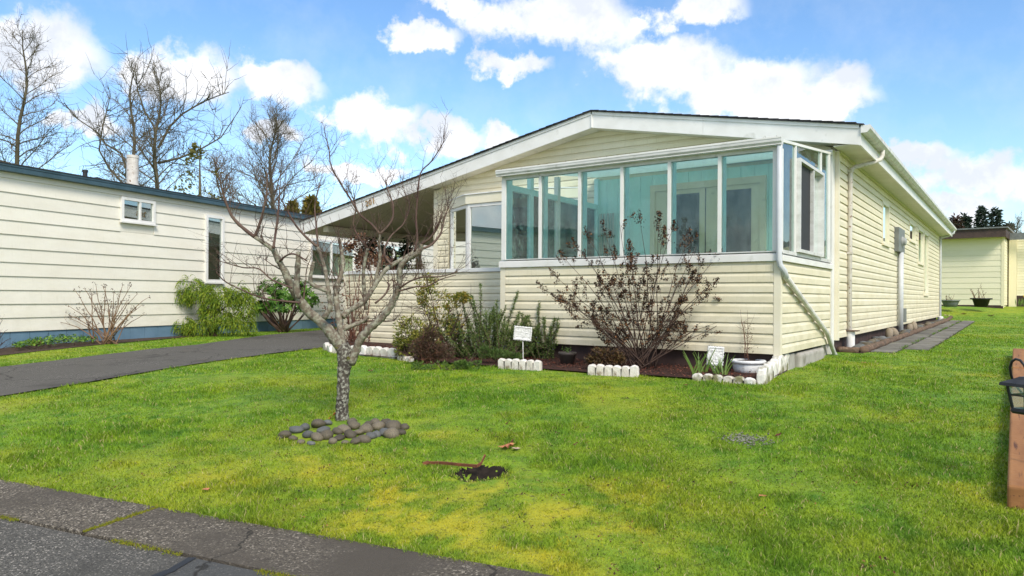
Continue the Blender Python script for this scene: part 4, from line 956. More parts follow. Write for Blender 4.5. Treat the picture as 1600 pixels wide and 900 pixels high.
# ---------------------------------------------------------------- the pruned tree on the lawn
def lawn_tree():
    r = random.Random(21); Y0 = TREE.y
    root = thing('lawn_tree', 'bare pruned ornamental tree with lichened limbs on the front lawn', 'tree', TREE)
    T = Vector((TREE.x, TREE.y, TREE.z))
    def P(px, py, dy): return at_depth(px, py, Y0 + dy) - T
    def limb(pts, rp, dy, name='branch', mat_='bark_lawn', k=8, tw=0, twl=.25, dy0=0.0):
        n = len(pts); w = [P(x, y, dy0 + (dy - dy0) * i / (n - 1)) for i, (x, y) in enumerate(pts)]
        # smooth the polyline and roughen it a little
        out = []; rad = []
        for i in range(n - 1):
            p0 = w[max(i - 1, 0)]; p1 = w[i]; p2 = w[i + 1]; p3 = w[min(i + 2, n - 1)]
            for s in range(4):
                t = s / 4; q = .5 * ((2 * p1) + (p2 - p0) * t + (2 * p0 - 5 * p1 + 4 * p2 - p3) * t * t + (3 * p1 - p0 - 3 * p2 + p3) * t ** 3)
                f = (i + t) / (n - 1); rr = (rp[0] * (1 - f) + rp[1] * f) * Y0 / F
                out.append(q + rvec(r) * rr * .10); rad.append(rr * r.uniform(.9, 1.12))
        out.append(w[-1]); rad.append(rp[1] * Y0 / F)
        mb = MB(); mb.tube(out, rad, k); b = mb.build(name, M[mat_], root, smooth=True)
        if tw:
            tb = MB()
            for _ in range(int(tw * 2.6)):
                i = min(len(out) - 2, int(len(out) * r.uniform(.25, 1.0))); a = out[i]; t = (out[i + 1] - out[i]).normalized()
                nd = (t * .5 + rvec(r) * .7 + Vector((0, 0, .55))).normalized()
                twig(tb, r, a, nd, twl * r.uniform(.35, 1.3), max(.0024, rad[i] * .22), 2, .10, .20, 3, 6, 4)
            tb.build('twigs', M['twig_red'], b, smooth=True, kind='stuff')
        return out
    # trunk with burls
    tp = [(535, 664), (535, 655), (534.5, 640), (535.5, 622), (536.5, 604), (536, 588), (538, 572), (539, 558), (537, 545), (534, 536)]
    w = [P(x, y, 0) for x, y in tp]; rp = [13.5, 11.0, 9.4, 9.5, 10.0, 9.8, 10.6, 11.6, 10.8, 8.6]
    mb = MB(); out = []; rad = []
    for i in range(len(w) - 1):
        for s in range(4):
            t = s / 4; out.append(w[i].lerp(w[i + 1], t) + rvec(r) * .0022); rad.append((rp[i] * (1 - t) + rp[i + 1] * t) * Y0 / F * r.uniform(.94, 1.06))
    mb.tube(out, rad, 16)
    for i, v in enumerate(mb.v): q = Vector(v); nz = mnoise.noise(q * 22) * .006; c = out[min(i // 16, len(out) - 1)]; d_ = (q - c); mb.v[i] = tuple(q + d_.normalized() * nz if d_.length > 1e-6 else q)
    mb.build('trunk', M['bark_trunk'], root, smooth=True)
    limb([(535, 548), (520, 524), (503, 505), (482, 487), (469, 470), (460, 456), (452, 440), (444, 422), (435, 407), (427, 391), (415, 381), (398, 370)], (9.2, 3.0), -.28, tw=5, twl=.22)
    limb([(398, 370), (378, 355), (362, 337), (351, 311), (346, 292), (343, 277)], (2.9, .8), -.42, mat_='twig_red', tw=7, twl=.22, dy0=-.28)
    limb([(398, 370), (409, 338), (417, 299), (417, 270)], (2.2, .8), -.30, mat_='twig_red', tw=5, twl=.20, dy0=-.28)
    limb([(427, 388), (431, 362), (436, 318), (437, 292)], (2.2, .8), -.2, mat_='twig_red', tw=5, twl=.20, dy0=-.27)
    limb([(466, 466), (463, 442), (466, 412), (466, 394)], (4.6, 3.9), -.24, dy0=-.20)
    limb([(437, 408), (450, 398), (463, 398), (480, 408)], (1.6, 1.0), -.38, mat_='twig_red', tw=3, dy0=-.22)
    limb([(470, 473), (440, 470), (412, 466), (385, 456), (352, 440), (338, 425)], (1.6, .7), -.5, mat_='twig_red', tw=5, dy0=-.2)
    limb([(456, 450), (425, 437), (404, 420), (380, 418), (350, 410)], (1.5, .7), -.1, mat_='twig_red', tw=4, dy0=-.24)
    limb([(506, 497), (516, 479), (514, 460), (508, 453), (492, 447), (485, 439), (487, 422), (490, 409)], (4.4, 2.8), -.20, dy0=-.15)
    limb([(514, 458), (511, 440), (508, 421), (502, 403), (497, 386)], (3.3, 2.4), -.12, tw=3, dy0=-.17)
    limb([(497, 386), (482, 374), (463, 353), (447, 326), (440, 312)], (2.2, .7), -.2, mat_='twig_red', tw=6, dy0=-.12)
    limb([(497, 386), (494, 350), (492, 320), (500, 288)], (1.8, .7), -.05, mat_='twig_red', tw=4, dy0=-.12)
    limb([(539, 548), (532, 515), (528, 488), (525, 462), (527, 446), (533, 428), (536, 410), (533, 392), (530, 374)], (5.6, 2.6), .24, tw=7, twl=.22)
    limb([(535, 495), (547, 484), (563, 475), (574, 464), (586, 445), (599, 426), (611, 415), (633, 402), (657, 389)], (5.0, 3.2), .30, tw=6, twl=.2, dy0=.08)
    limb([(657, 389), (673, 383), (688, 366), (694, 344), (701, 322)], (2.4, .8), .42, mat_='twig_red', tw=9, twl=.22, dy0=.30)
    limb([(548, 568), (557, 546), (563, 531), (576, 515), (590, 503), (603, 489), (613, 474), (620, 457), (624, 441), (624, 426), (628, 413), (641, 402), (656, 393), (659, 381)], (6.8, 3.0), -.18, tw=6, twl=.2)
    limb([(659, 381), (672, 372), (684, 355), (690, 335)], (2.2, .8), -.3, mat_='twig_red', tw=6, dy0=-.18)
    limb([(536, 514), (550, 509), (564, 503), (576, 494)], (3.8, 2.6), .12, tw=3, dy0=.04)
    limb([(565, 503), (585, 501), (600, 502), (617, 501)], (1.8, .8), .2, mat_='twig_red', tw=3, dy0=.12)
    limb([(572, 484), (569, 455), (568, 425), (571, 402), (575, 388)], (3.6, 2.4), .1, tw=4, dy0=.18)
    limb([(586, 444), (590, 424), (594, 400), (592, 380), (594, 366)], (3.4, 2.0), .2, tw=5, dy0=.22)
    limb([(594, 366), (580, 350), (562, 335), (547, 310), (530, 283), (517, 258), (514, 233), (507, 206)], (2.1, .6), .1, mat_='twig_red', tw=10, twl=.22, dy0=.2)
    limb([(594, 366), (612, 345), (614, 320), (607, 300), (602, 280)], (1.9, .7), .3, mat_='twig_red', tw=6, dy0=.2)
    limb([(648, 393), (652, 370), (650, 345), (652, 312), (657, 271), (674, 252), (692, 224), (693, 211)], (2.0, .6), .2, mat_='twig_red', tw=9, twl=.2, dy0=.26)
    limb([(612, 414), (600, 395), (610, 370), (630, 350), (640, 322), (632, 300)], (1.9, .7), .36, mat_='twig_red', tw=7, dy0=.2)
    limb([(575, 388), (560, 370), (552, 350), (556, 325), (548, 300)], (1.8, .7), 0, mat_='twig_red', tw=6, dy0=.1)
    limb([(624, 450), (640, 440), (660, 433), (690, 432), (715, 424)], (1.7, .7), -.35, mat_='twig_red', tw=6, dy0=-.15)
    limb([(623, 455), (650, 448), (668, 447), (690, 436), (712, 430)], (1.5, .6), -.05, mat_='twig_red', tw=4, dy0=-.15)
    limb([(586, 474), (600, 462), (608, 448), (606, 441)], (1.7, .9), .25, mat_='twig_red', tw=3, dy0=.2)
    # yellow moss in the forks
    mb = MB()
    for (x, y) in ((527, 541), (543, 560)):
        c = P(x, y, -.04)
        for _ in range(60): mb.leaf(c + rvec(r) * .016, rvec(r), rvec(r), .012, .008)
    mb.build('fork_moss', leafmat('fork_moss', [(.16, .17, .02), (.24, .22, .03)], .9, .1, .1), root, kind='stuff')
lawn_tree()

# ---------------------------------------------------------------- bare trees behind the neighbour's home
def bare_tree(label, px, py_top, depth, seed, spread, nbr, droop, lean=0.0, r0=.16, extra=()):
    r = random.Random(seed); top = at_depth(px, py_top, depth); bx_ = top.x - lean; base = Vector((bx_, depth, gzf(bx_, depth))); H = top.z - base.z
    root = thing('bare_tree', label, 'tree', base, 0, 'leafless trees behind the neighbouring home')
    n = 16; lead = [Vector((lean * (i / n) ** 1.3 + .12 * math.sin(i * .9 + seed), .1 * math.sin(i * 1.3 + seed), H * i / n)) for i in range(n + 1)]
    rad = [r0 * (1 - i / n) ** .8 + .012 for i in range(n + 1)]
    MB().tube(lead, rad, 9).build('trunk', M['bark_far'], root, smooth=True)
    def on(f): i = min(n - 1, int(f * n)); return lead[i].lerp(lead[i + 1], f * n - i)
    for b in range(nbr):
        f = .16 + .82 * (b + r.random()) / nbr; p = on(f); a = b * 2.4 + r.uniform(-.5, .5)
        ln = spread * H * (1 - f) ** .6 * r.uniform(.55, 1.1) + .25; el = r.uniform(.15, .75) + .5 * f
        d = Vector((math.cos(a) * math.cos(el), math.sin(a) * math.cos(el), math.sin(el))); mb = MB()
        rb = max(.010, r0 * .34 * (1 - f) ** .7); seg = 7; pts = [p.copy()]; q = p.copy()
        for i in range(seg):
            d = (d + rvec(r) * .16 + Vector((0, 0, droop * (1 if i < 3 else -.6)))).normalized(); q = q + d * (ln / seg); pts.append(q.copy())
        mb.tube(pts, [rb * (1 - .8 * i / seg) + .006 for i in range(seg + 1)], 5, cap=False)
        for s in range(int(8 + ln * 4.5)):
            i = r.randint(1, seg - 1); c = pts[i].lerp(pts[i + 1], r.random()); t = (pts[i + 1] - pts[i]).normalized()
            nd = (t * .8 + rvec(r) * .8).normalized(); twig(mb, r, c, nd, (.35 + ln * .28) * r.uniform(.5, 1.3), .009 + rb * .10, 1, .10 + droop * .3, .25, 4, 5, 3, None, .6)
        mb.build('limb', M['twig_far'] if b % 3 else M['bark_far'], root)
    for (pts, ra) in extra:
        w = [at_depth(x, y, depth + .3) - base for x, y in pts]; mb = MB(); mb.tube(w, [ra * (1 - .75 * i / (len(w) - 1)) for i in range(len(w))], 6)
        for s in range(26):
            i = r.randint(0, len(w) - 2); c = w[i].lerp(w[i + 1], r.random()); twig(mb, r, c, (rvec(r) + Vector((0, 0, .5))).normalized(), r.uniform(.6, 1.8), .02, 1, .1, .25, 4, 5, 3, None, .6)
        mb.build('limb', M['bark_far'], root)
bare_tree('tall leafless tree with drooping limbs, leftmost above the ivory home', 42, 48, 30, 3, .30, 46, -.10, lean=.6, r0=.135)
bare_tree('slender leafless tree directly behind the metal flue', 210, 98, 31, 5, .22, 34, .02, lean=.2, r0=.13, extra=[([(197, 262), (190, 240), (165, 225), (150, 205), (120, 185), (100, 160)], .055), ([(195, 290), (170, 262), (155, 235), (160, 200), (170, 160), (172, 150)], .05)])
bare_tree('wide leafless tree right of the flue with long arching limbs', 246, 112, 30, 8, .30, 44, .03, lean=.0, r0=.135, extra=[([(247, 232), (265, 198), (285, 178), (315, 160), (340, 150), (358, 144)], .055), ([(247, 255), (280, 247), (310, 235), (345, 215), (372, 175)], .055), ([(245, 205), (225, 172), (215, 140), (212, 112)], .045)])
bare_tree('smaller upright leafless tree near the end of the ivory roof', 428, 176, 33, 13, .44, 46, .07, lean=.2, r0=.14)
bare_tree('thin pale leafless tree low between the two larger crowns', 345, 250, 27, 17, .34, 26, .08, lean=.1, r0=.07)

def leafy_tree(name, label, cat, px, py_top, depth, wpx, hpx, seed, cols, n, size, kind='cone', group=None):
    r = random.Random(seed); top = at_depth(px, py_top, depth); base = Vector((top.x, depth, gzf(top.x, depth))); H = top.z - base.z; W = wpx / F * depth / 2; Hc = hpx / F * depth
    root = thing(name, label, cat, base, 0, group)
    MB().tube([(0, 0, 0), (.03, .02, H * .5), (0, 0, H * .97)], [W * .10 + .04, W * .07 + .03, .01], 7).build('trunk', M['bark_far'], root, smooth=True)
    mb = MB(); lm = leafmat(name + '_leaf', cols, .6, .25, .25)
    if kind == 'fir':
        tb = MB(); layers = 15
        for L_ in range(layers):
            f = (L_ + .3) / layers; z = H - Hc * f; rr = W * (f ** .8) + .15
            for k in range(9):
                a = k * .7 + L_ * 1.3 + r.uniform(-.3, .3); ln = rr * r.uniform(.55, 1.15); e = Vector((math.cos(a) * ln, math.sin(a) * ln, z - ln * .18 + r.uniform(-.1, .2)))
                s = Vector((0, 0, z)); tb.tube([s, s.lerp(e, .5) + Vector((0, 0, .06)), e], [.035, .022, .008], 3)
                for q in range(int(n / (layers * 9))):
                    t = r.uniform(.18, 1.05); p = s.lerp(e, t) + rvec(r) * size * .35; d = ((e - s).normalized() * .7 + rvec(r) * .7 + Vector((0, 0, -.25))); mb.leaf(p, d, rvec(r), size * r.uniform(.6, 1.2), size * .38)
        tb.build('branches', M['bark_far'], root, kind='stuff')
    else:
        for i in range(n):
            z = r.random(); a = r.uniform(0, 6.283)
            prof = (math.sin(math.pi * min(1, (1 - z) * .62 + .02)) ** .8) if kind == 'cone' else (1 - abs(2 * z - .9)) * .8 + .25
            rad_ = W * prof * (r.random() ** .33) * (1 + .22 * mnoise.noise(Vector((math.cos(a) * 1.6, math.sin(a) * 1.6, z * 4 + seed))))
            p = Vector((math.cos(a) * rad_, math.sin(a) * rad_, H - Hc * (1 - z)))
            if kind == 'airy' and mnoise.noise(p * 1.4) < .05: continue
            d = (Vector((math.cos(a), math.sin(a), .9)) + rvec(r) * .8); mb.leaf(p, d, rvec(r), size * r.uniform(.6, 1.3), size * .5)
    mb.build('crown', lm, root); return root
gold = [(.10, .10, .02), (.20, .17, .03), (.28, .21, .04), (.07, .075, .02), (.16, .15, .03)]
leafy_tree('golden_cypress', 'small golden conifer showing over the gutter end, nearer the cream house', 'tree', 487, 312, 25, 30, 75, 2, gold, 1500, .22)
leafy_tree('golden_cypress', 'lower golden conifer tip left of its twin above the ivory roof', 'tree', 457, 318, 26, 22, 66, 4, gold, 900, .2)
leafy_tree('budding_tree', 'thin yellow-green budding tree standing in front of the leafless crowns', 'tree', 312, 226, 26, 78, 130, 6, [(.13, .13, .035), (.20, .18, .05), (.09, .095, .03)], 1500, .15, 'airy')
fir = [(.018, .032, .022), (.03, .05, .03), (.04, .06, .04), (.025, .035, .03)]
for k, (px, pt, w, h, lab) in enumerate([(1534, 326, 30, 90, 'tallest dark fir above the pale yellow home'), (1556, 329, 28, 90, 'dark fir right of the tallest one, over the brown fascia'), (1509, 339, 24, 70, 'shorter dark fir left of the tallest one'), (1576, 352, 22, 50, 'low fir tip at the right end of the fir row')]):
    leafy_tree('fir_tree', lab, 'tree', px, pt, 62, w, h, 30 + k, fir, 1300, .42, 'fir', 'firs beyond the back home')
leafy_tree('reddish_fir', 'rust-tinged fir nearest the cream roof corner', 'tree', 1494, 341, 60, 20, 60, 44, [(.06, .035, .028), (.09, .05, .035), (.03, .04, .03)], 900, .42, 'fir')
bare_tree('faint leafless tree past the roof end of the pale yellow home', 1590, 348, 48, 23, .3, 22, .1, r0=.08)

# ---------------------------------------------------------------- shrubs
def px_len(px, y): return px / F * y
def fan_shrub(name, label, base_px, tips_px, seed, stem_mat, r0, sub=2, twl=.18, depth_sp=.3, panicle=None, cat='shrub', nodes=None, v=None, spread=.05, up=.12, upto=None):
    """woody stems from one stool out to the given tip pixels"""
    r = random.Random(seed); B = ground(*base_px) if v is None else HP(house_front(*base_px, v)[0], v, 0); B.z = gzf(B.x, B.y)
    root = thing(name, label, cat, B); tips = []
    for i, (x, y) in enumerate(tips_px):
        e = at_depth(x, y, B.y + r.uniform(-depth_sp, depth_sp)) - B; s = Vector((r.gauss(0, spread), r.gauss(0, spread * .6), -.01)); n = 7; pts = []
        bow = r.uniform(.04, .16) * e.length
        for k in range(n + 1):
            t = k / n; p = s.lerp(e, t); p.z += bow * math.sin(math.pi * t) * .6; pts.append(p + rvec(r) * .012 * (0 < k < n))
        rad = [r0 * (1 - .72 * k / n) for k in range(n + 1)]; mb = MB(); mb.tube(pts, rad, 5); tips.append((pts[-1], (pts[-1] - pts[-2]).normalized(), 1))
        for q in range(sub):
            k = r.randint(2, n - 1); d = ((pts[k + 1] - pts[k]).normalized() * .9 + rvec(r) * .6 + Vector((0, 0, .2))).normalized()
            twig(mb, r, pts[k], d, twl * r.uniform(.5, 1.5), rad[k] * .6, 1, up, .16, 2, 4, 3, tips, .6)
        mb.build('stem', M[stem_mat], root, smooth=True)
    return root, tips, B, r

# dried hydrangea in front of the sunroom
r0 = random.Random(77); tips = []
outline = [(850, 452), (866, 430), (880, 402), (902, 388), (920, 372), (945, 362), (968, 346), (1000, 343), (1030, 345), (1052, 355), (1075, 372), (1088, 385), (1100, 405), (1120, 402), (1128, 428), (1112, 448), (1095, 470), (1135, 500), (1150, 497), (880, 470), (900, 480), (930, 500)]
for (x, y) in outline: tips.append((x, y))
for _ in range(26):
    a = r0.choice(outline); f = r0.uniform(.45, .92); tips.append((1003 + (a[0] - 1003) * f + r0.uniform(-12, 12), 572 + (a[1] - 572) * f))
hy, tp, HB0, r = fan_shrub('dried_hydrangea', 'large leafless hydrangea with dry brown flower heads before the sunroom', (1003, 578), tips, 77, 'stem_brown', .0068, 4, .20, .34, up=.10, spread=.075)
mb = MB(); 
for (p, d, *big) in tp:
    if r.random() < .12: continue
    ln = r.uniform(.06, .12) * (1.6 if big else 1); d = (d + Vector((0, 0, .5))).normalized()
    for k in range(r.randint(26, 46) * (3 if big else 1)):
        t = r.random(); c = p + d * (ln * (t - .25)) + rvec(r) * (.042 * (1 - t) + .010) * (1.5 if big else 1) * r.random(); mb.leaf(c, rvec(r), rvec(r), r.uniform(.012, .026), r.uniform(.010, .020), .2)
mb.build('flower_heads', leafmat('dry_panicle', [(.026, .018, .016), (.042, .028, .022), (.065, .042, .030), (.022, .016, .014), (.30, .14, .06), (.034, .024, .020), (.05, .034, .026)], .9, .1, .05), hy, kind='stuff')

# neighbour's leafless hydrangea, far-left twigs
r0 = random.Random(5); tips = [(x + r0.uniform(-4, 4), y + r0.uniform(-5, 8)) for x, y in [(90, 498), (96, 482), (104, 470), (120, 452), (128, 447), (138, 455), (150, 446), (160, 443), (168, 448), (180, 450), (190, 447), (202, 449), (214, 462), (226, 470), (236, 466), (222, 484), (110, 490), (130, 480), (146, 470), (172, 462), (196, 470), (210, 486), (155, 480), (184, 476), (140, 500), (200, 500)]]
nhy, tp, _, r = fan_shrub('leafless_hydrangea', 'leafless tan hydrangea canes against the ivory home', (166, 538), tips, 5, 'stem_tan', .011, 2, .16, .25, spread=.10)
mb = MB()
for (p, d, *big) in tp:
    for k in range(5): mb.leaf(p + rvec(r) * .02, rvec(r), rvec(r), .022, .016)
mb.build('seed_heads', leafmat('dry_bud', [(.05, .035, .03), (.10, .06, .045)], .9, .1, 0), nhy, kind='stuff')
fan_shrub('bare_shrub', 'bare brown twigs cut off by the left edge of the picture', (-12, 552), [(12, 515), (4, 500), (18, 528), (-5, 498), (20, 540), (8, 535), (-20, 510)], 9, 'stem_brown', .008, 3, .14, .2)

def lobes(px_lobes, B):
    out = []
    for (x, y, rx, ry) in px_lobes: c = at_depth(x, y, B.y) - B; out.append((c, px_len(rx, B.y), px_len(ry, B.y)))
    return out
def on_lobe(r, lb, shell=.75):
    c, rx, ry = lb; d = rvec(r); k = (shell + (1 - shell) * r.random()); return c + Vector((d.x * rx, d.y * rx * .8, d.z * ry)) * k, d
def by_wall(px, off):                         # ground point that far in front of the neighbour's wall
    d = ray(px, 463); o = Vector((0, 0, EYE)); t = (NO + NN * off - o).dot(NN) / d.dot(NN); p = o + d * t; p.z = gzf(p.x, p.y); return p
# thread-leaf cypress
def cypress():
    r = random.Random(31); B = by_wall(332, .55); root = thing('thread_cypress', 'weeping thread-leaf cypress below the tall narrow window', 'shrub', B)
    for k in range(4): MB().tube([(r.uniform(-.1, .1), r.uniform(-.05, .05), 0), (r.uniform(-.2, .2), .05, .3), (r.uniform(-.4, .4), 0, r.uniform(.5, .85))], [.03, .022, .01], 6).build('stem', M['stem_brown'], root, smooth=True)
    lb = lobes([(296, 448, 20, 16), (312, 456, 18, 14), (282, 460, 12, 10), (338, 458, 20, 12), (352, 466, 20, 14), (372, 458, 14, 14), (384, 476, 11, 20), (284, 506, 18, 9), (312, 510, 22, 10), (340, 494, 22, 10), (362, 502, 22, 12), (380, 504, 14, 12), (328, 478, 10, 8)], B); mb = MB()
    for i in range(4600):
        p, d = on_lobe(r, r.choice(lb), .72); out = Vector((d.x, d.y, max(.15, d.z) * .6)); ln = r.uniform(.12, .27); q = p.copy(); s = out.normalized()
        for k in range(4):
            s = (s + Vector((0, 0, -.62)) + rvec(r) * .18).normalized(); mb.leaf(q, s, rvec(r), ln / 3.0, .0135 * (1.3 - k * .2)); q = q + s * (ln / 4)
    mb.build('foliage', leafmat('cypress_thread', [(.05, .11, .012), (.11, .20, .018), (.20, .29, .022), (.30, .35, .03), (.06, .12, .015)], .6, .2, .2), root)
cypress()
def rhodo():
    r = random.Random(33); B = by_wall(443, .75); root = thing('rhododendron', 'glossy-leaved rhododendron with dark bare stems beside the drive', 'shrub', B)
    lb = lobes([(420, 460, 26, 24), (450, 450, 30, 22), (478, 462, 22, 24), (440, 475, 40, 14), (408, 480, 12, 8)], B)
    mb = MB(); 
    for i in range(240):
        p, d = on_lobe(r, r.choice(lb), .6)
        up = (d + Vector((0, 0, .6))).normalized()
        for k in range(8):
            a = k * .785 + r.uniform(-.2, .2); x = up.orthogonal().normalized(); y = up.cross(x); o = (x * math.cos(a) + y * math.sin(a)); mb.leaf(p, (o + up * r.uniform(-.1, .5)), up, r.uniform(.08, .14), r.uniform(.032, .05), .06)
        s0 = Vector((r.uniform(-.08, .08), 0, 0))
        if i % 6 == 0: MB().tube([s0, s0.lerp(p, .5) + Vector((0, 0, -.05)) + rvec(r) * .04, p], [.02, .014, .005], 6).build('stem', M['stem_brown'], root, smooth=True)
    mb.build('foliage', leafmat('rhodo_leaf', [(.03, .09, .015), (.06, .16, .02), (.10, .23, .03), (.13, .25, .035), (.025, .06, .015)], .55, .22, .2), root)
rhodo()
def groundcover():
    r = random.Random(35); B = ground(85, 541); root = thing('ground_cover_plant', 'low mat of bright green leaves in the neighbouring bed', 'plant', B); mb = MB()
    for i in range(1500):
        x = 20 + 130 * r.random(); y = 551 - (x - 20) * .085 - r.random() * 11; p = ground(x, y) - B; h = .03 + .10 * r.random() * (1 - abs((x - 85) / 75) ** 2) + .02
        p.z += h; d = rvec(r); d.z = abs(d.z) * .5; mb.leaf(p, d, Vector((0, 0, 1)) + rvec(r) * .5, r.uniform(.035, .06), r.uniform(.022, .036), .05)
    mb.build('foliage', leafmat('cover_leaf', [(.03, .10, .012), (.07, .19, .02), (.14, .29, .03), (.22, .34, .03), (.03, .07, .012)], .45, .4, .2), root)
    tb = MB(); 
    for i in range(30):
        x = 15 + 130 * r.random(); y = 552 - (x - 20) * .085 - r.random() * 10; p = ground(x, y) - B; twig(tb, r, p, Vector((r.uniform(-1, 1), 0, .5)), .12, .004, 0, .1)
    tb.build('runners', M['stem_brown'], root)
groundcover()

# rosemary, euonymus and heather in the front bed
def rosemary(label, spikes, seed, nl=150, fill=()):
    r = random.Random(seed); bx = sum(s[0] for s in spikes) / len(spikes); B = ground(bx, 562); root = thing('rosemary_bush', label, 'shrub', B); mb = MB(); fb = MB()
    for (x0, y0, x1, y1) in spikes:
        dy = r.uniform(-.12, .32); s = at_depth(x0, y0, B.y + dy) - B; e = at_depth(x1, y1, B.y + dy + r.uniform(-.12, .12)) - B
        s.z = max(s.z, gzf(s.x + B.x, s.y + B.y) - B.z) if y0 > 555 else s.z
        mid = s.lerp(e, .5) + rvec(r) * .04 + Vector((0, 0, -.03)); pts = [s, s.lerp(mid, .5), mid, mid.lerp(e, .5) + rvec(r) * .01, e]
        MB().tube(pts, [.008, .007, .006, .004, .002], 5).build('stem', M['stem_brown'], root)
        ln = (e - s).length; k = int(nl * ln / .35) + 20
        for q in range(k):
            t = r.random() ** .8; i = min(3, int(t * 4)); p = pts[i].lerp(pts[i + 1], t * 4 - i); d = (pts[i + 1] - pts[i]).normalized() * .7 + rvec(r); mb.leaf(p, d, rvec(r), r.uniform(.026, .045), .009)
        for q in range(2):
            if r.random() < .4:
                p = pts[2].lerp(pts[3], r.random()) + rvec(r) * .015
                for z in range(3): fb.leaf(p + rvec(r) * .006, rvec(r), rvec(r), .010, .008)
    lbs = lobes(fill, B)
    for i in range(650 * len(fill)):
        p, d = on_lobe(r, r.choice(lbs), .2); p.y += .12
        if mnoise.noise(p * 8) < -.12 or p.z < .01: continue
        mb.leaf(p, d * .6 + rvec(r) * .7 + Vector((0, 0, .55)), rvec(r), r.uniform(.03, .055), .010)
    mb.build('foliage', leafmat('rosemary_leaf', [(.05, .095, .028), (.09, .155, .04), (.14, .22, .05), (.21, .27, .07), (.045, .07, .025)], .6, .25, .2), root)
    if fb.v: fb.build('flowers', leafmat('rosemary_flower', [(.20, .20, .50), (.30, .28, .58)], .6, .2, .2), root, kind='stuff')
r0 = random.Random(8); sp = []
for k in range(78):
    x = r0.uniform(690, 835); t = (x - 762) / 75; sp.append((x * .6 + 762 * .4 + r0.uniform(-8, 8), 566, x + t * 14 + r0.uniform(-8, 8), 487 + abs(t) * 22 + r0.uniform(-10, 34)))
sp += [(748, 540, 751, 443), (765, 535, 738, 462), (770, 540, 732, 463), (786, 540, 809, 456), (770, 545, 790, 478), (735, 545, 722, 470), (780, 545, 776, 470), (720, 550, 712, 466)]
rosemary('big upright rosemary bush with tall spikes beside the scalloped edging', sp, 8, fill=[(725, 530, 30, 26), (755, 520, 34, 30), (790, 528, 30, 28), (740, 548, 40, 16), (785, 550, 36, 14), (770, 500, 24, 18), (705, 515, 18, 20)])
sp = []
for k in range(40):
    a = r0.random(); sp.append((850 + r0.uniform(-12, 14), 566 if a < .5 else 545, 842 + r0.uniform(-28, 48), 490 + r0.uniform(-6, 62)))
sp += [(845, 540, 900, 512), (850, 530, 915, 523), (840, 530, 815, 490), (840, 530, 862, 470), (835, 530, 842, 472)]
rosemary('darker sprawling rosemary between the plaque and the taupe pot', sp, 9, fill=[(840, 520, 24, 24), (860, 535, 20, 20), (835, 548, 20, 16), (872, 515, 18, 12)])

def leaf_shrub(name, label, base, px_lobes, seed, cols, n, size, stems=12, stem_mat='stem_brown', yoff=0.0, cat='shrub', wl=.5, thr=-.15, trans=.2, shell=.3):
    r = random.Random(seed); B = ground(*base); B = B + Vector((0, yoff, 0)); B.z = gzf(B.x, B.y); root = thing(name, label, cat, B); lb = lobes(px_lobes, B); mb = MB()
    for i in range(stems):
        p, d = on_lobe(r, r.choice(lb), .5); s = Vector((r.gauss(0, .06), r.gauss(0, .04), 0)); sm = MB(); twig(sm, r, s, (p - s), (p - s).length, .008, 1, .02, .12, 4, 6, 4); sm.build('stem', M[stem_mat], root)
    for i in range(n):
        p, d = on_lobe(r, r.choice(lb), shell)
        if mnoise.noise(p * 9 + Vector((seed, 0, 0))) < thr: continue
        if p.z < .005: p.z = .005 + r.random() * .03
        mb.leaf(p, d + rvec(r) * .9 + Vector((0, 0, .2)), rvec(r) + Vector((0, 0, .7)), size * r.uniform(.6, 1.3), size * wl * r.uniform(.7, 1.2), .08)
    mb.build('foliage', leafmat(name + '_leaf', cols, .5, .3, trans), root); return root
eu = [(.08, .12, .02), (.17, .20, .03), (.30, .29, .05), (.11, .16, .03), (.38, .33, .06), (.06, .08, .02)]
leaf_shrub('variegated_euonymus', 'yellow-green variegated shrub left of the rosemary', (640, 563), [(640, 520, 26, 28), (655, 535, 32, 22), (632, 538, 18, 20), (672, 530, 20, 20)], 51, eu, 4200, .042, 14)
leaf_shrub('tall_euonymus', 'taller loose yellow-leaved shrub rising behind the rosemary', (690, 564), [(668, 445, 20, 18), (680, 470, 22, 26), (690, 495, 30, 24), (705, 475, 14, 16), (722, 465, 14, 8), (700, 510, 34, 22), (660, 465, 10, 20)], 52, eu[:3] + [(.42, .28, .05)] + eu[3:], 3600, .040, 18, yoff=.25, thr=-.02)
leaf_shrub('dead_heather', 'brown dead heather clump at the foot of the yellow-green shrubs', (668, 570), [(660, 545, 22, 18), (685, 550, 26, 16), (672, 530, 16, 26)], 53, [(.09, .05, .035), (.13, .075, .05), (.06, .035, .028), (.10, .08, .04)], 4200, .036, 26, 'stem_vine', wl=.28, thr=-.3)
leaf_shrub('low_brown_shrub', 'low rounded bronze-leaved shrub under the dried hydrangea', (945, 580), [(945, 556, 24, 16), (928, 560, 14, 12), (962, 562, 16, 12)], 54, [(.06, .035, .025), (.10, .055, .03), (.16, .09, .03), (.045, .03, .02), (.14, .11, .03)], 3200, .032, 10)
leaf_shrub('low_green_shrub', 'small low green plant in front of the dead heather', (690, 578), [(660, 572, 18, 6), (690, 572, 26, 7), (722, 570, 16, 6), (745, 570, 12, 5)], 55, [(.05, .11, .02), (.09, .17, .03), (.14, .20, .04)], 2200, .034, 4, wl=.35)
leaf_shrub('trailing_rosemary', 'trailing green mat spilling in front of the rosemary bush', (785, 570), [(775, 553, 22, 7), (800, 557, 18, 6), (760, 550, 12, 10)], 56, [(.05, .09, .025), (.08, .14, .03), (.12, .18, .04)], 2200, .034, 6, wl=.28)

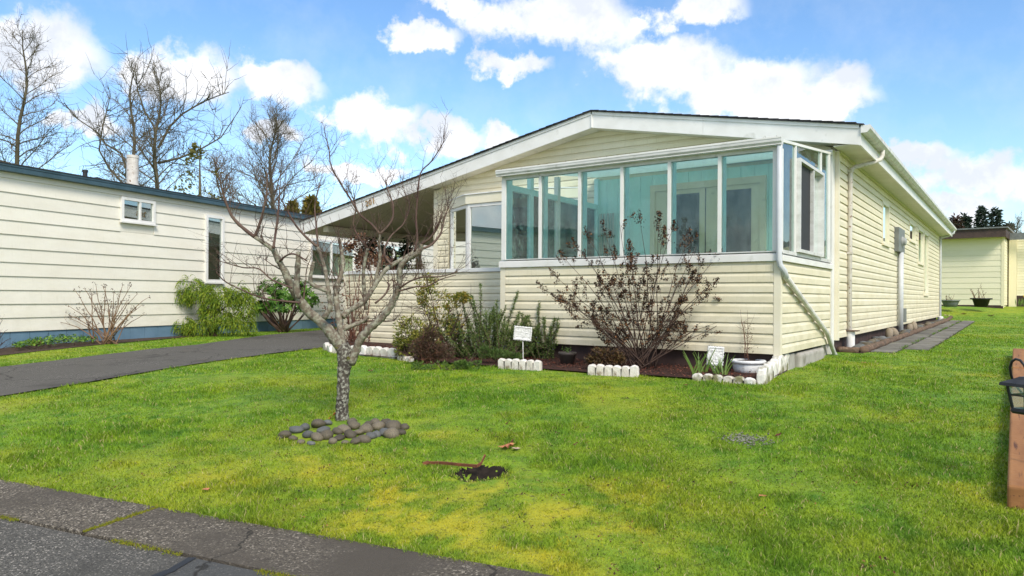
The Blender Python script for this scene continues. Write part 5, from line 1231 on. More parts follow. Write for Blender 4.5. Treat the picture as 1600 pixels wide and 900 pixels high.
# climber at the end of the porch wall: red-brown canes, clinging dry leaves, dark evergreen core
def climber():
    r = random.Random(61); B = HP(KU + .25, KV - .18, 0); B.z = gzf(B.x, B.y); root = thing('dry_climber', 'red-brown dry climber canes at the end of the low porch wall', 'climber', B)
    for i in range(64):
        x0 = r.uniform(538, 603); y0 = 552 - 0; s = at_depth(x0, 553, B.y + r.uniform(-.12, .05)) - B; s.z = 0; x1 = x0 + r.uniform(-22, 26); y1 = r.choice([r.uniform(395, 440), r.uniform(455, 520), r.uniform(470, 540)])
        e = at_depth(x1, y1, B.y + r.uniform(-.15, .1)) - B; mb = MB(); m = s.lerp(e, .5) + Vector((r.gauss(0, .05), r.gauss(0, .03), 0)); mb.tube([s, s.lerp(m, .5), m, m.lerp(e, .6), e], [.009, .008, .007, .005, .003], 4)
        for q in range(2): twig(mb, r, m.lerp(e, r.random()), rvec(r) + Vector((0, 0, .3)), .16, .004, 1, .02)
        mb.build('cane', M['stem_vine'], root)
    mb = MB(); lb = lobes([(556, 374, 18, 14), (575, 395, 26, 22), (590, 405, 26, 16), (560, 405, 14, 20), (545, 385, 10, 10)], B)
    for i in range(900):
        p, d = on_lobe(r, r.choice(lb), .3)
        if mnoise.noise(p * 6) < -.08: continue
        mb.leaf(p, rvec(r), rvec(r), r.uniform(.04, .075), .04, .15)
    for i in range(160): p = Vector((r.uniform(-.45, .35), r.uniform(-.2, .1), r.uniform(.1, .9))); mb.leaf(p, rvec(r), rvec(r), .05, .03, .1)
    mb.build('dry_leaves', leafmat('dry_leaf', [(.10, .045, .028), (.17, .08, .045), (.07, .035, .025), (.26, .16, .09), (.13, .055, .03)], .85, .1, .1), root, kind='stuff')
climber()
def evergreen():
    r = random.Random(63); B = HP(-7.95, 5.6, 0); B.z = gzf(B.x, B.y); root = thing('dark_evergreen', 'dark evergreen bush in shade under the carport roof', 'shrub', B); mb = MB()
    def PX(x, y, rx, ry): c = at_depth(x, y, B.y) - B; return (c, px_len(rx, B.y), px_len(ry, B.y))
    lb = [PX(600, 400, 26, 32), (PX(578, 385, 14, 22)), PX(560, 362, 8, 12), PX(620, 415, 22, 16), PX(570, 400, 16, 22), PX(635, 392, 14, 22)]
    for i in range(2600): p, d = on_lobe(r, r.choice(lb), .2); mb.leaf(p, rvec(r), rvec(r), r.uniform(.06, .11), .045, .1)
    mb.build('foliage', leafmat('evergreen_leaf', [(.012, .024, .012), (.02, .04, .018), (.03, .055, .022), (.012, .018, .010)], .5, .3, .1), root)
    MB().tube([(0, 0, 0), (.1, 0, .6), (.05, 0, 1.3)], [.05, .04, .02], 7).build('stem', M['stem_brown'], root)
evergreen()
leaf_shrub('golden_shrub', 'small golden-leaved bush glimpsed past the porch wall', (640, 540), [(655, 412, 10, 9), (648, 418, 10, 6)], 65, [(.30, .27, .03), (.40, .34, .04), (.18, .20, .03)], 420, .05, 3, yoff=6.0)
# strap-leaved bulbs by the plaque and weeds
def bulbs(label, spots, seed, h):
    r = random.Random(seed); c = ground(*spots[0]); root = thing('bulb_shoots', label, 'plant', c)
    for (x, y) in spots:
        p0 = ground(x, y) - c
        for k in range(6):
            a = r.uniform(0, 6.28); d = Vector((math.cos(a) * .35, math.sin(a) * .2, 1)); mb = MB(); q = p0 + rvec(r) * .02; q.z = p0.z; s = d.normalized(); w = .011; hh = h * r.uniform(.5, 1.2)
            x_ = s.cross(Vector((0, 1, .1))).normalized(); pts = []
            for i in range(5): t = i / 4; pts.append((q + s * hh * t + Vector((d.x, d.y, 0)) * .12 * t * t, w * (1 - t * .9)))
            for i in range(4): mb.quad(pts[i][0] - x_ * pts[i][1], pts[i][0] + x_ * pts[i][1], pts[i + 1][0] + x_ * pts[i + 1][1], pts[i + 1][0] - x_ * pts[i + 1][1])
            mb.build('leaf', M['strap'], root)
M['strap'] = mat('strap_leaf', (.10, .19, .035), (.16, .24, .05), rough=.45, scale=9, trans=.2)
bulbs('green strap leaves sprouting left of the white square plaque', [(1091, 586), (1100, 584), (1084, 588)], 3, .26)
bulbs('green bulb shoots right behind the white square plaque', [(1124, 587), (1132, 588), (1118, 586)], 4, .22)
# ================================================================== SMALL THINGS
def rock_mesh(seed, mat_, flat=.62):
    bm = bmesh.new(); bmesh.ops.create_icosphere(bm, subdivisions=2, radius=1.0); r = random.Random(seed); ax = 1 + r.uniform(-.25, .35)
    for v in bm.verts:
        n = mnoise.noise(v.co * 1.1 + Vector((seed * 3.1, 0, 0))); v.co *= 1 + .22 * n; v.co.x *= ax; v.co.z *= flat
    me = bpy.data.meshes.new('stone'); bm.to_mesh(me); bm.free(); me.materials.append(M[mat_])
    me.polygons.foreach_set('use_smooth', [True] * len(me.polygons)); return me
rocks = [rock_mesh(i, 'stone', .55 + .1 * (i % 3)) for i in range(6)]; greys = [rock_mesh(20 + i, 'stone_grey', .55) for i in range(4)]; pales = [rock_mesh(40 + i, 'stone_pale', .6) for i in range(3)]
def put_rock(me, x, y, size, r, label, group, sink=.25):
    o = bpy.data.objects.new('river_stone', me); col.objects.link(o); o.scale = (size, size * r.uniform(.75, 1.05), size * r.uniform(.85, 1.1)); o.rotation_euler = (r.uniform(-.25, .25), r.uniform(-.25, .25), r.uniform(0, 6.28))
    o.location = (x, y, gzf(x, y) + size * (.55 - sink)); return tag(o, label, 'stone', group)
def tree_ring():
    r = random.Random(71); pts = []
    specs = [(445, 680, 12), (462, 672, 11), (458, 685, 9), (476, 668, 11), (482, 680, 12), (470, 690, 8), (497, 664, 14), (505, 672, 10), (496, 684, 12), (510, 682, 14), (520, 690, 10), (527, 674, 9), (538, 672, 14), (530, 684, 10), (547, 680, 11), (553, 666, 12), (560, 676, 10), (572, 672, 14), (568, 688, 11), (580, 682, 12), (592, 668, 13), (588, 679, 10), (600, 676, 12), (614, 668, 14), (612, 680, 15), (626, 676, 10), (632, 668, 10), (556, 690, 11), (540, 691, 8), (586, 660, 10), (604, 661, 10), (512, 660, 9), (550, 658, 8), (486, 692, 7), (437, 684, 7), (575, 663, 9)]
    for i, (x, y, s) in enumerate(specs):
        p = ground(x, y + 3); size = px_len(s, p.y) * .93; g = r.random() < .25
        put_rock(r.choice(greys if g else rocks), p.x, p.y, size, r, ('blue-grey' if g else 'olive-brown') + ' river stone in the ring at the foot of the lawn tree', 'river stones round the lawn tree', .18)
tree_ring()
def side_stones():
    r = random.Random(73)
    for i in range(58):
        v = 3.0 + 15.0 * (i / 58) ** 1.25 + r.uniform(-.1, .1); u = r.uniform(.11, .28); p = HP(u, v); g = r.random() < .5; put_rock(r.choice(greys if g else rocks), p.x, p.y, r.uniform(.05, .095), r, ('blue-grey' if g else 'olive-brown') + ' small stone in the strip along the cream side wall', 'river stones along the side wall', .0)
    for (px, py, h, lab) in ((1389, 513, .26, 'upright tan rock left of the pale conduit'), (1397, 515, .24, 'upright tan rock touching the pale conduit foot'), (1421, 508, .24, 'upright tan rock just past the conduit'), (1428, 507, .27, 'upright tan rock with pale cut face, farthest from the sunroom')):
        v, _ = house_side(px, py, .2); p = HP(.2, v); o = bpy.data.objects.new('upright_rock', r.choice(uprights)); col.objects.link(o); o.scale = (.075, .065, h * .5); o.rotation_euler = (r.uniform(-.15, .15), r.uniform(-.15, .15), r.uniform(0, 6)); o.location = (p.x, p.y, gzf(p.x, p.y) + h * .34); tag(o, lab, 'rock')
M['stone_tan'] = mat('tan_rock', (.34, .28, .20), (.24, .20, .15), rough=.8, scale=4, bump=.4, bscale=20, obj=.15)
uprights = [rock_mesh(60 + i, 'stone_tan', 1.0) for i in range(2)]
side_stones()
# timber edging along the path
def log(name, label, a, b, rad, mat_, cat='timber'):
    r = random.Random(int(a[0] * 100)); a = Vector(a); b = Vector(b); d = (b - a); n = max(6, int(d.length / .25)); root = MB(); pts = [Vector((0, 0, 0)) + d * (i / n) for i in range(n + 1)]
    for p in pts: p.z += gzf(p.x + a.x, p.y + a.y) - gzf(a.x, a.y) + r.uniform(-.006, .006)
    root.tube(pts, [rad * r.uniform(.9, 1.08) for _ in pts], 8); o = root.build(name, M[mat_], smooth=True); o.location = (a.x, a.y, gzf(a.x, a.y) + rad * .55); return tag(o, label, cat)
log('timber_edging', 'long round brown timber edging between stones and pavers', HP(.33, 2.95), HP(.33, 19.6), .055, 'timber')
log('timber_edging', 'short round timber across the near end of the stone strip', HP(.03, 2.88), HP(.30, 2.90), .05, 'timber')
# pavers of the side path
def path():
    r = random.Random(81); root = bpy.data.objects.new('side_path', None); col.objects.link(root); root['kind'] = 'structure'
    for c, (u0, u1, v0) in enumerate(((.40, .70, 3.15), (.72, 1.03, 4.05))):
        v = v0
        while v < 18.0:
            L_ = .44; z = [gzf(*HP(u, w).xy) + .018 + r.uniform(-.006, .006) for u, w in ((u0, v), (u1, v), (u1, v + L_), (u0, v + L_))]; g = .008; j = r.uniform(-.008, .008)
            q = [HP(u0 + g + j, v + g), HP(u1 - g + j, v + g), HP(u1 - g + j, v + L_ - g), HP(u0 + g + j, v + L_ - g)]
            MB().hexa([(p.x, p.y, z[i] - .06) for i, p in enumerate(q)] + [(p.x, p.y, z[i]) for i, p in enumerate(q)]).build('paver', M['paver'], root); v += L_ + .006
    bed = MB(); 
    for k in range(30):
        a = 3.1 + k * .5; q = [HP(.36, a), HP(1.05, a), HP(1.05, a + .5), HP(.36, a + .5)] if a > 3.9 else [HP(.36, a), HP(.71, a), HP(.71, a + .5), HP(.36, a + .5)]
        bed.quad(*[(p.x, p.y, gzf(p.x, p.y) + .004) for p in q])
    bed.build('path_bed', M['soil'], root)
    mb = MB()
    for k in range(900):
        v = r.uniform(3.2, 18); u = .71 + r.gauss(0, .012)
        if mnoise.noise(Vector((v * 1.3, 4, 0))) < 0: continue
        p = HP(u, v); a = r.uniform(0, 6.28); mb.leaf(Vector((p.x, p.y, gzf(p.x, p.y) + .01)), Vector((math.cos(a) * .5, math.sin(a) * .5, 1)), rvec(r), r.uniform(.03, .06), .006)
    mb.build('joint_grass', leafmat('joint_grass', [(.08, .17, .02), (.14, .24, .03)], .6, .2, .3), None, kind='stuff')
    sb = MB(); 
    for k in range(32):
        a = 2.85 + k * .5; q = [HP(.0, a), HP(.36, a), HP(.36, a + .5), HP(.0, a + .5)]; sb.quad(*[(p.x, p.y, gzf(p.x, p.y) + .006) for p in q])
    sb.build('stone_strip', M['soil'], None, kind='structure')
path()
# scalloped concrete edging
def edger(label, pa, pb, h, n=6, thick=.07, mat_='edger', sink=.04, tilt=0.0):
    h *= .88
    a = ground(*pa); b = ground(*pb); d = Vector((b.x - a.x, b.y - a.y, 0)); L_ = d.length; ang = math.atan2(d.y, d.x); w = L_ / n
    def loop(y, inset):
        pts = [(inset, y, -sink), (L_ - inset, y, -sink)]
        for i in range(n - 1, -1, -1):
            for k in range(7):
                t = math.pi * k / 6; pts.append((w * (i + .5) + math.cos(t) * (w / 2 - inset * .6), y, h - w * .34 + math.sin(t) * (w * .34 - inset)))
        return pts
    mb = MB(); ys = [(-thick / 2, .012), (-thick / 2 + .014, .0), (thick / 2 - .014, .0), (thick / 2, .012)]; m = len(loop(0, 0))
    for (y, ins) in ys: mb.v += loop(y, ins)
    for s in range(3):
        for i in range(m): j = (i + 1) % m; mb.f.append((s * m + i, s * m + j, (s + 1) * m + j, (s + 1) * m + i))
    # caps as scallop fans joined to the base
    for s, flip in ((0, False), (3, True)):
        o = s * m
        for i in range(n):
            st = o + 2 + (n - 1 - i) * 7; poly = list(range(st, st + 7)); x0 = w * i + .004; 
            k = len(mb.v); y = ys[s][0]; mb.v += [(w * i + (.012 if i == 0 else 0), y, -sink), (w * (i + 1) - (.012 if i == n - 1 else 0), y, -sink)]
            poly = [k, k + 1] + poly; mb.f.append(tuple(poly) if not flip else tuple(reversed(poly)))
    for i, v in enumerate(mb.v):
        q = Vector(v); nn = mnoise.noise_vector(q * 16 + a * 3) * .007 + mnoise.noise_vector(q * 45 + a) * .004; mb.v[i] = (v[0] + nn.x, v[1] + nn.y, v[2] + (nn.z if v[2] > 0 else 0) + (.012 * mnoise.noise(Vector((int(v[0] / w) * 3.7, a.x, 1))) if v[2] > .03 else 0))
    o = mb.build('scalloped_edging', M[mat_], smooth=False); o.location = (a.x, a.y, min(gzf(a.x, a.y), gzf(b.x, b.y)) + .0); o.rotation_euler = (tilt, math.atan2(-(gzf(b.x, b.y) - gzf(a.x, a.y)), L_), ang); return tag(o, label, 'edging')
edger('end piece of white scalloped edging turned beside the drive', (508, 546), (519, 551), .13, 2)
edger('long row of white scalloped edging left of the lawn tree trunk', (521, 552), (574, 556), .155, 4)
edger('white scalloped edging between lawn tree and euonymus', (575, 556), (619, 560), .155, 4)
edger('low chipped white edging half hidden under the euonymus', (624, 562), (644, 565), .07, 3)
edger('clean white scalloped edging in front of the tilted rectangular plaque', (779, 575.5), (846, 579), .135)
edger('white scalloped edging under the dried hydrangea', (919, 585.5), (998, 589), .13)
edger('sunken mossy white edging in front of the white planter', (1083, 594), (1180, 601), .085, mat_='edger_moss')
edger('dirt-stained white edging leading back at the sunroom corner', (1189, 601), (1213, 584), .19, 4, .085, mat_='edger_moss')
edger('short stained edging stub beside the concrete pads', (1212, 586), (1228, 577), .235, 2, .09, mat_='edger_moss')
# thin white strip let into the lawn edge
# concrete pads under the sunroom side
for (v0, v1, du, z1, lab) in ((.25, .72, -.03, .20, 'grey concrete block under the sunroom corner'), (.80, 2.05, .02, .185, 'long leaning rounded concrete slab under the sunroom side'), (2.12, 2.45, -.03, .20, 'grey concrete block beside the downspout foot')):
    o = MB().box(-.06, .06, 0, v1 - v0, -.12, z1 - .02).build('concrete_block', M['concrete']); p = HP(du - .04, v0); o.location = (p.x, p.y, gzf(p.x, p.y) + .0); o.rotation_euler = (0, 0, HA); bevel(o, .04 if v1 - v0 > 1 else .012, 3); tag(o, lab, 'block')
MB().box(-3.5, -.12, .12, .3, -.2, .2)
# pots
def pot(name, label, px, py, prof, mat_, k=28, soil=None, scale=1.0, y=None, rib=0):
    p = ground(px, py) if y is None else at_depth(px, py, y); root = thing(name, label, 'pot', p); mb = MB(); mb.lathe([(r * scale, z * scale) for r, z in prof], (0, 0, 0), k)
    if rib:
        for i, v in enumerate(mb.v):
            a = math.atan2(v[1], v[0]); rr = math.hypot(v[0], v[1])
            if .03 * scale < v[2] < .085 * scale and rr > .1 * scale: q = 1 + .035 * abs(math.sin(a * rib / 2)); mb.v[i] = (v[0] * q, v[1] * q, v[2])
    mb.build('body', M[mat_], root, smooth=True)
    if soil: MB().lathe([(soil[0] * scale, soil[1] * scale), (soil[0] * .5 * scale, soil[1] * scale + .008), (0.001, soil[1] * scale + .012)], (0, 0, 0), k).build('soil', M['soil'], root)
    return root, p
tp_, p = pot('taupe_pot', 'taupe plastic pot on the mulch right of the rosemary', 886.5, 571, [(0, 0), (.072, 0), (.100, .125), (.106, .127), (.110, .158), (.102, .16), (.098, .14), (0, .135)], 'pot_brown', soil=(.097, .142), scale=1.0)
sh, p = pot('white_planter', 'round white plaster planter at the sunroom corner', 1169, 583, [(0, 0), (.130, 0), (.142, .012), (.150, .05), (.160, .095), (.156, .10), (.172, .105), (.182, .118), (.182, .132), (.170, .142), (.150, .14), (.142, .122), (0, .12)], 'pot_white', 40, (.146, .126), 1.02, rib=16)
WP = p
pot('grey_planter', 'smaller grey-green planter on the back lawn by the yellow wall', 1485, 479.5, [(0, 0), (.20, 0), (.24, .12), (.27, .20), (.30, .21), (.30, .24), (.25, .24), (.24, .2), (0, .2)], 'pot_grey', soil=(.24, .21), y=25.2)
pot('black_planter', 'larger black planter on the back lawn by the yellow wall', 1533, 479.5, [(0, 0), (.19, 0), (.27, .26), (.34, .27), (.34, .31), (.29, .31), (.27, .27), (0, .27)], 'pot_black', soil=(.28, .28), y=25.2)
def potted(label, pos, n, h, seed, sp, mat_='stem_vine', k=.004, ln=.4):
    r = random.Random(seed); root = thing('potted_twigs', label, 'plant', pos)
    for i in range(n): mb = MB(); twig(mb, r, Vector((r.gauss(0, sp * .4), r.gauss(0, sp * .4), -.01)), Vector((r.gauss(0, ln), r.gauss(0, ln), 1)), h * r.uniform(.6, 1.1), k, 1, .05, .12, 4, 6, 4, None, .25); mb.build('stem', M[mat_], root)
    return root
ds_ = potted('thin dry stems tied upright in the white planter', WP + Vector((0, 0, .125)), 3, .62, 5, .05, ln=.10)
r = random.Random(6); mb = MB()
for i in range(150): t = r.random(); mb.leaf(Vector((r.gauss(0, .035), r.gauss(0, .03), .02 + .42 * t)), rvec(r), rvec(r), .014, .009)
mb.build('dry_leaves', leafmat('clinging_leaf', [(.09, .05, .04), (.15, .10, .07)], .9, .1, 0), ds_, kind='stuff')
p = at_depth(1485, 479.5, 25.2); potted('short dry sprigs in the smaller grey-green planter', p + Vector((0, 0, .22)), 7, .26, 7, .2, 'stem_tan', .010, .5)
p = at_depth(1533, 479.5, 25.2); potted('branching dry twigs in the larger black planter', p + Vector((0, 0, .29)), 10, .5, 8, .25, 'stem_tan', .012, .6)
TPp = ground(886.5, 571); tl = thing('seedling', 'small green seedling growing in the taupe pot', 'plant', TPp + Vector((0, 0, .14))); mb = MB()
for i in range(60): mb.leaf(Vector((r.gauss(0, .03), r.gauss(0, .03), r.random() * .07)), rvec(r) + Vector((0, 0, .6)), rvec(r), .03, .008)
mb.build('foliage', M['strap'], tl)
# garden plaques on stakes
def plaque(label, px, py, wpx, hpx, foot, tilt, seed, mat_):
    y = ground(*foot).y; c = at_depth(px, py, y); f = ground(*foot); w = px_len(wpx, y); h = px_len(hpx, y); root = thing('garden_plaque', label, 'garden ornament', f, R(-6)); o = c - f; r = random.Random(seed)
    nx, nz_ = 18, 14; mb = MB(); rot = Matrix.Rotation(tilt, 3, 'Y'); t = .018
    for j in range(nz_ + 1):
        for i in range(nx + 1):
            x = (i / nx - .5) * w; z = (j / nz_ - .5) * h; e = min(i, nx - i, j, nz_ - j)
            rel = (.006 if e == 0 else .011 if e == 1 else .012 * abs(mnoise.noise(Vector((x * 45, z * 45, seed)))) + .006 * abs(mnoise.noise(Vector((x * 110, z * 110, seed)))))
            if e == 0: x += .004 * math.sin(j * 2.6 + i * 2.1); z += .004 * math.sin(i * 2.2 + j)
            mb.v.append(tuple(rot @ Vector((x, -t / 2 - rel, z)) + o))
    for j in range(nz_):
        for i in range(nx): a = j * (nx + 1) + i; mb.f.append((a, a + 1, a + nx + 2, a + nx + 1))
    n = len(mb.v); mb.v += [tuple(rot @ Vector((sx * w / 2, t / 2, sz * h / 2)) + o) for sx, sz in ((-1, -1), (1, -1), (1, 1), (-1, 1))]
    mb.f += [(n + 3, n + 2, n + 1, n), (0, n, n + 1, nx), (nx, n + 1, n + 2, n - 1), (n - 1, n + 2, n + 3, n - 1 - nx), (n - 1 - nx, n + 3, n, 0)]
    mb.build('panel', M[mat_], root); MB().tube([o + Vector((0, .004, -h * .3)), Vector((0, 0, -.05))], .006, 8).build('stake', M['white'], root)
M['plaster'] = mat('white_relief_plaster', (.74, .74, .72), (.62, .62, .59), rough=.8, scale=25, c3=(.30, .31, .32), s3=50, lo3=.60, hi3=.70)
plaque('white rectangular relief plaque, tilted, on a stake before the rosemary', 817, 521, 28, 22, (817.5, 570), R(5), 3, 'plaster')
plaque('white upright relief plaque on a stake left of the white planter', 1117.5, 556, 25, 30, (1115, 584), R(4), 9, 'plaster')
# rusted strip across the hole, leaf pile, gravel patch
def strip():
    pts = [ground(664, 729), ground(690, 729), ground(720, 732), ground(745, 734)]; o = thing('rusted_strip', 'bent rusty metal strip lying across the hole in the lawn', 'scrap metal', pts[0]); b = pts[0]
    w = [p - b + Vector((0, 0, .022)) for p in pts]; e = at_depth(758, 711, pts[-1].y + .05) - b; w += [w[-1].lerp(e, .35) + Vector((.008, 0, -.008)), e]
    mb = MB()
    for a, c in zip(w[:-1], w[1:]): mb.beam(a, c + (c - a) * .02, .006, .018 if c is not w[-1] else .013, (0, -.3, 1))
    mb.beam(w[0] + Vector((-.012, 0, -.006)), w[0] + Vector((.022, 0, .006)), .02, .016); mb.build('bar', M['rust'], o)
strip()
c = HOLE; r = random.Random(12); n_ = 44; xs = np.linspace(-.23, .23, n_); GX, GY = np.meshgrid(c.x + xs, c.y + xs, indexing='ij'); dip = hole_dip(GX, GY); GZ = gz(GX, GY) - dip + .0065 + .012 * (vnoise(GX, GY, 60, 42) - .5) * (dip > .03)
mb = MB(); mb.v = [tuple(q) for q in np.stack([GX, GY, GZ], -1).reshape(-1, 3).tolist()]
for i in range(n_ - 1):
    for j in range(n_ - 1):
        if dip[i:i + 2, j:j + 2].min() > .012: mb.f.append((i * n_ + j, (i + 1) * n_ + j, (i + 1) * n_ + j + 1, i * n_ + j + 1))
mb.build('lawn_hole', mat('shaded_hole_soil', (.012, .009, .007), (.026, .019, .014), rough=1, scale=30), None, kind='structure')  # soil taken near black, the hollow's shade put into its colour
gm = MB()
for k in range(260):
    p = Vector((GRAVEL.x + r.gauss(0, .075), GRAVEL.y + r.gauss(0, .075), 0)); p.z = gzf(p.x, p.y) + .008; s = r.uniform(.004, .009); gm.lathe([(0, -s * .6), (s, 0), (s * .6, s * .5), (0, s * .7)], p, 5)
gm.build('gravel_patch', leafmat('gravel', [(.13, .13, .10), (.24, .235, .19), (.08, .08, .06), (.10, .14, .05)], .8, .2, 0), None, kind='stuff')
def fallen(label, px, py, size, cols, seed, n=5, lift=.0):
    r = random.Random(seed); p = ground(px, py); root = thing('fallen_leaf', label, 'leaf', p + Vector((0, 0, .018))); mb = MB(); a0 = r.uniform(0, 6.28)
    loop = []
    for k in range(14): a = a0 + k * 6.283 / 14; rr = size * (.55 + .45 * (k % 2)) * r.uniform(.8, 1.15); loop.append(Vector((math.cos(a) * rr, math.sin(a) * rr, .35 * size * r.random() + lift * math.cos(a))))
    q = len(mb.v); mb.v.append((0, 0, .004)); mb.v += [tuple(v) for v in loop]
    for k in range(14): mb.f.append((0, 1 + k, 1 + (k + 1) % 14))
    mb.build('blade', mat('leaf_%d' % seed, cols[0], cols[1], rough=.6, scale=18), root)
og = ((.48, .20, .09), (.36, .13, .06)); rd = ((.16, .03, .02), (.10, .025, .02)); tn = ((.45, .30, .20), (.55, .42, .32))
fallen('large orange-tan fallen leaf by the hole in the lawn', 792, 703, .062, og, 1, lift=.012)
fallen('curled red-brown leaf standing on the orange leaf by the hole', 797, 698, .030, rd, 2, lift=.025)
fallen('pale broken leaf at the right of the orange leaf', 806, 706, .034, tn, 3)
fallen('dark red leaf above the hole, alone in the lawn', 794, 664, .022, rd, 4, lift=.015)
fallen('dark red leaf right of the grey gravel patch', 1216, 684, .026, rd, 5, lift=.01)
fallen('brown leaf in the grass between stone ring and edging', 579, 582, .04, rd, 6)
fallen('orange leaf among the stones against the trunk', 519, 654, .035, ((.45, .12, .03), (.5, .16, .05)), 7, lift=.02)
fallen('dark curled leaf right of the hole', 899, 698, .02, rd, 8, lift=.01)
fallen('pinkish leaf on the lawn near the downspout', 1350, 569, .035, ((.45, .2, .12), (.4, .17, .1)), 9)
fallen('small orange leaf near the lower right of the lawn', 1191, 781, .022, og, 10)
fallen('tan leaf on the back lawn near the path end', 1480, 494, .12, tn, 11)
fallen('brown leaf on the back lawn before the black planter', 1506, 491, .11, rd, 12)
fallen('brown leaf on the back lawn right of the black planter', 1548, 494, .11, rd, 13)
fallen('brown leaf at the grass edge by the gutter joint', 322, 770, .025, og, 14)
fallen('small red leaf in the grass near the sunken edging', 1071, 605, .03, rd, 15)
# cedar-framed pebble bed at the right, with a hanging lantern
def planter():
    z = lambda p: gzf(p.x, p.y); root = thing('timber_planter', 'low bed framed with orange cedar timbers at the right edge', 'planter', (PL0.x, PL0.y, z(PL0)), HA)
    def tim(u0, u1, v0, v1, h):
        mb = MB(); q = [PL0 + HR * u0 + HB * v0, PL0 + HR * u1 + HB * v0, PL0 + HR * u1 + HB * v1, PL0 + HR * u0 + HB * v1]; zz = z(PL0)
        c = [(u0, v0), (u1, v0), (u1, v1), (u0, v1)]; mb.hexa([(a, b, z(p) - zz - .05) for (a, b), p in zip(c, q)] + [(a, b, z(p) - zz + h) for (a, b), p in zip(c, q)])
        return bevel(mb.build('timber', M['cedar'], root), .015, 3)
    tim(0, .135, 0, 2.44, .105); tim(.003, .138, 2.445, 4.9, .10); tim(0, .135, 4.905, 7.44, .11); tim(.145, 2.2, 7.30, 7.44, .12); tim(.145, 2.2, 0, .135, .10)
    mb = MB(); 
    for k in range(15): 
        a = .14 + k * .48; b = a + .48; q = [PL0 + HR * .13 + HB * a, PL0 + HR * 2.2 + HB * a, PL0 + HR * 2.2 + HB * b, PL0 + HR * .13 + HB * b]; mb.quad(*[(p.x, p.y, z(p) + .03) for p in q])
    mb.build('pebble_bed_floor', M['soil'], None, kind='structure')
    r = random.Random(91); pb = MB()
    for k in range(4200):
        p = PL0 + HR * (.15 + 2.0 * r.random()) + HB * (.15 + 7.1 * r.random()); q = r.uniform(.012, .026); pb.lathe([(.0005, -q * .3), (q, 0), (q * .7, q * .5), (.0005, q * .7)], (p.x, p.y, z(p) + .034), 6, 1.2, .9)
    pb.build('pebble_fill', leafmat('pebble_mix', [(.20, .19, .16), (.42, .40, .35), (.12, .12, .11), (.55, .52, .46), (.28, .24, .19)], .6, .3, 0), None, smooth=True, kind='stuff')
    for k in range(70):
        v = .15 + 7.1 * r.random(); u = .16 + .5 * r.random() ** 1.3; p = PL0 + HR * u + HB * v
        me = r.choice(pales + greys); o = bpy.data.objects.new('pebble', me); col.objects.link(o); s = r.uniform(.022, .042); o.scale = (s, s, s); o.rotation_euler = (0, 0, r.uniform(0, 6)); o.location = (p.x, p.y, z(p) + .035 + s * .35); tag(o, 'pale rounded pebble inside the cedar-framed bed', 'pebble', 'pebbles in the cedar-framed bed')
planter()
def lantern():
    Y = 3.62; base = at_depth(1581, 700, Y + .12); base.z = gzf(base.x, base.y)
    hk = thing('shepherd_hook', 'black curved garden hook holding the lantern', 'garden hook', base)
    pts = [at_depth(1583, y, Y + .10) - base for y in (596,)] + [at_depth(x, y, Y + d) - base for x, y, d in ((1579.5, 585, .09), (1578, 574, .08), (1581, 565, .07), (1587, 561, .05), (1594, 563, .03), (1600, 570, .01), (1604.5, 579, 0), (1606, 585, 0))]
    low = [at_depth(1606, 640, Y + .12) - base, at_depth(1600, 618, Y + .12) - base, at_depth(1590, 606, Y + .11) - base]; pts = [Vector((low[0].x, low[0].y, -.05))] + low + pts; MB().tube(pts, .0065, 8).build('rod', M['black'], hk, smooth=True)
    c = at_depth(1606, 600, Y); ln = thing('hanging_lantern', 'black four-sided garden lantern hanging from the curved hook', 'lantern', (c.x, c.y, at_depth(1599, 647, Y).z), R(18))
    p = lambda n: n / F * Y; H0 = p(47); r1 = p(31)
    def frus(w0, w1, z0, z1, name, m='black', par=ln): mb = MB(); mb.hexa([(-w0, -w0, z0), (w0, -w0, z0), (w0, w0, z0), (-w0, w0, z0), (-w1, -w1, z1), (w1, -w1, z1), (w1, w1, z1), (-w1, w1, z1)]); return mb.build(name, M[m], par)
    s = .78
    frus(.058 * s, .066 * s, 0, .012, 'base'); frus(.066 * s, .062 * s, .012, .028, 'base_rim')
    for sx in (-1, 1):
        for sy in (-1, 1): MB().beam((sx * .058 * s, sy * .058 * s, .028), (sx * .078 * s, sy * .078 * s, H0 - .012), .010, .010, (1, 0, 0)).build('corner_post', M['black'], ln)
    for sgn, ax in ((1, 0), (-1, 0), (1, 1), (-1, 1)):
        a, b = .050 * s, .069 * s; e0, e1 = .0575 * s * sgn, .077 * s * sgn; z0, z1 = .030, H0 - .014
        q = [(-a, e0, z0), (a, e0, z0), (b, e1, z1), (-b, e1, z1)]; q = q if ax == 0 else [(y, x, z) for x, y, z in q]; MB().quad(*q).build('pane', M['glass_clear'], ln)
        zc = H0 * .62; m_ = .068 * s * sgn; k = .058 * s; qa, qb = ((-k, m_, zc), (k, m_, zc)) if ax == 0 else ((m_, -k, zc), (m_, k, zc)); MB().beam(qa, qb, .006, .008).build('glazing_bar', M['black'], ln)
    MB().tube([(0, 0, .02), (0, 0, H0 * .6)], .012, 10).build('candle', M['stone_pale'], ln)
    frus(.112 * s, .108 * s, H0 - .012, H0 + .004, 'eave'); frus(.106 * s, .060 * s, H0 + .004, H0 + .022, 'roof'); frus(.060 * s, .030 * s, H0 + .022, H0 + .036, 'roof_cap')
    top = at_depth(1597, 587, Y).z - ln.location.z
    MB().tube([(0, 0, H0 + .034), (0, 0, top)], .004, 6).build('hanger', M['black'], ln)
    ring = [(math.cos(a) * .010, 0, top + math.sin(a) * .010) for a in [i * 6.283 / 12 for i in range(13)]]; MB().tube(ring, .002, 5).build('ring', M['black'], ln)
lantern()
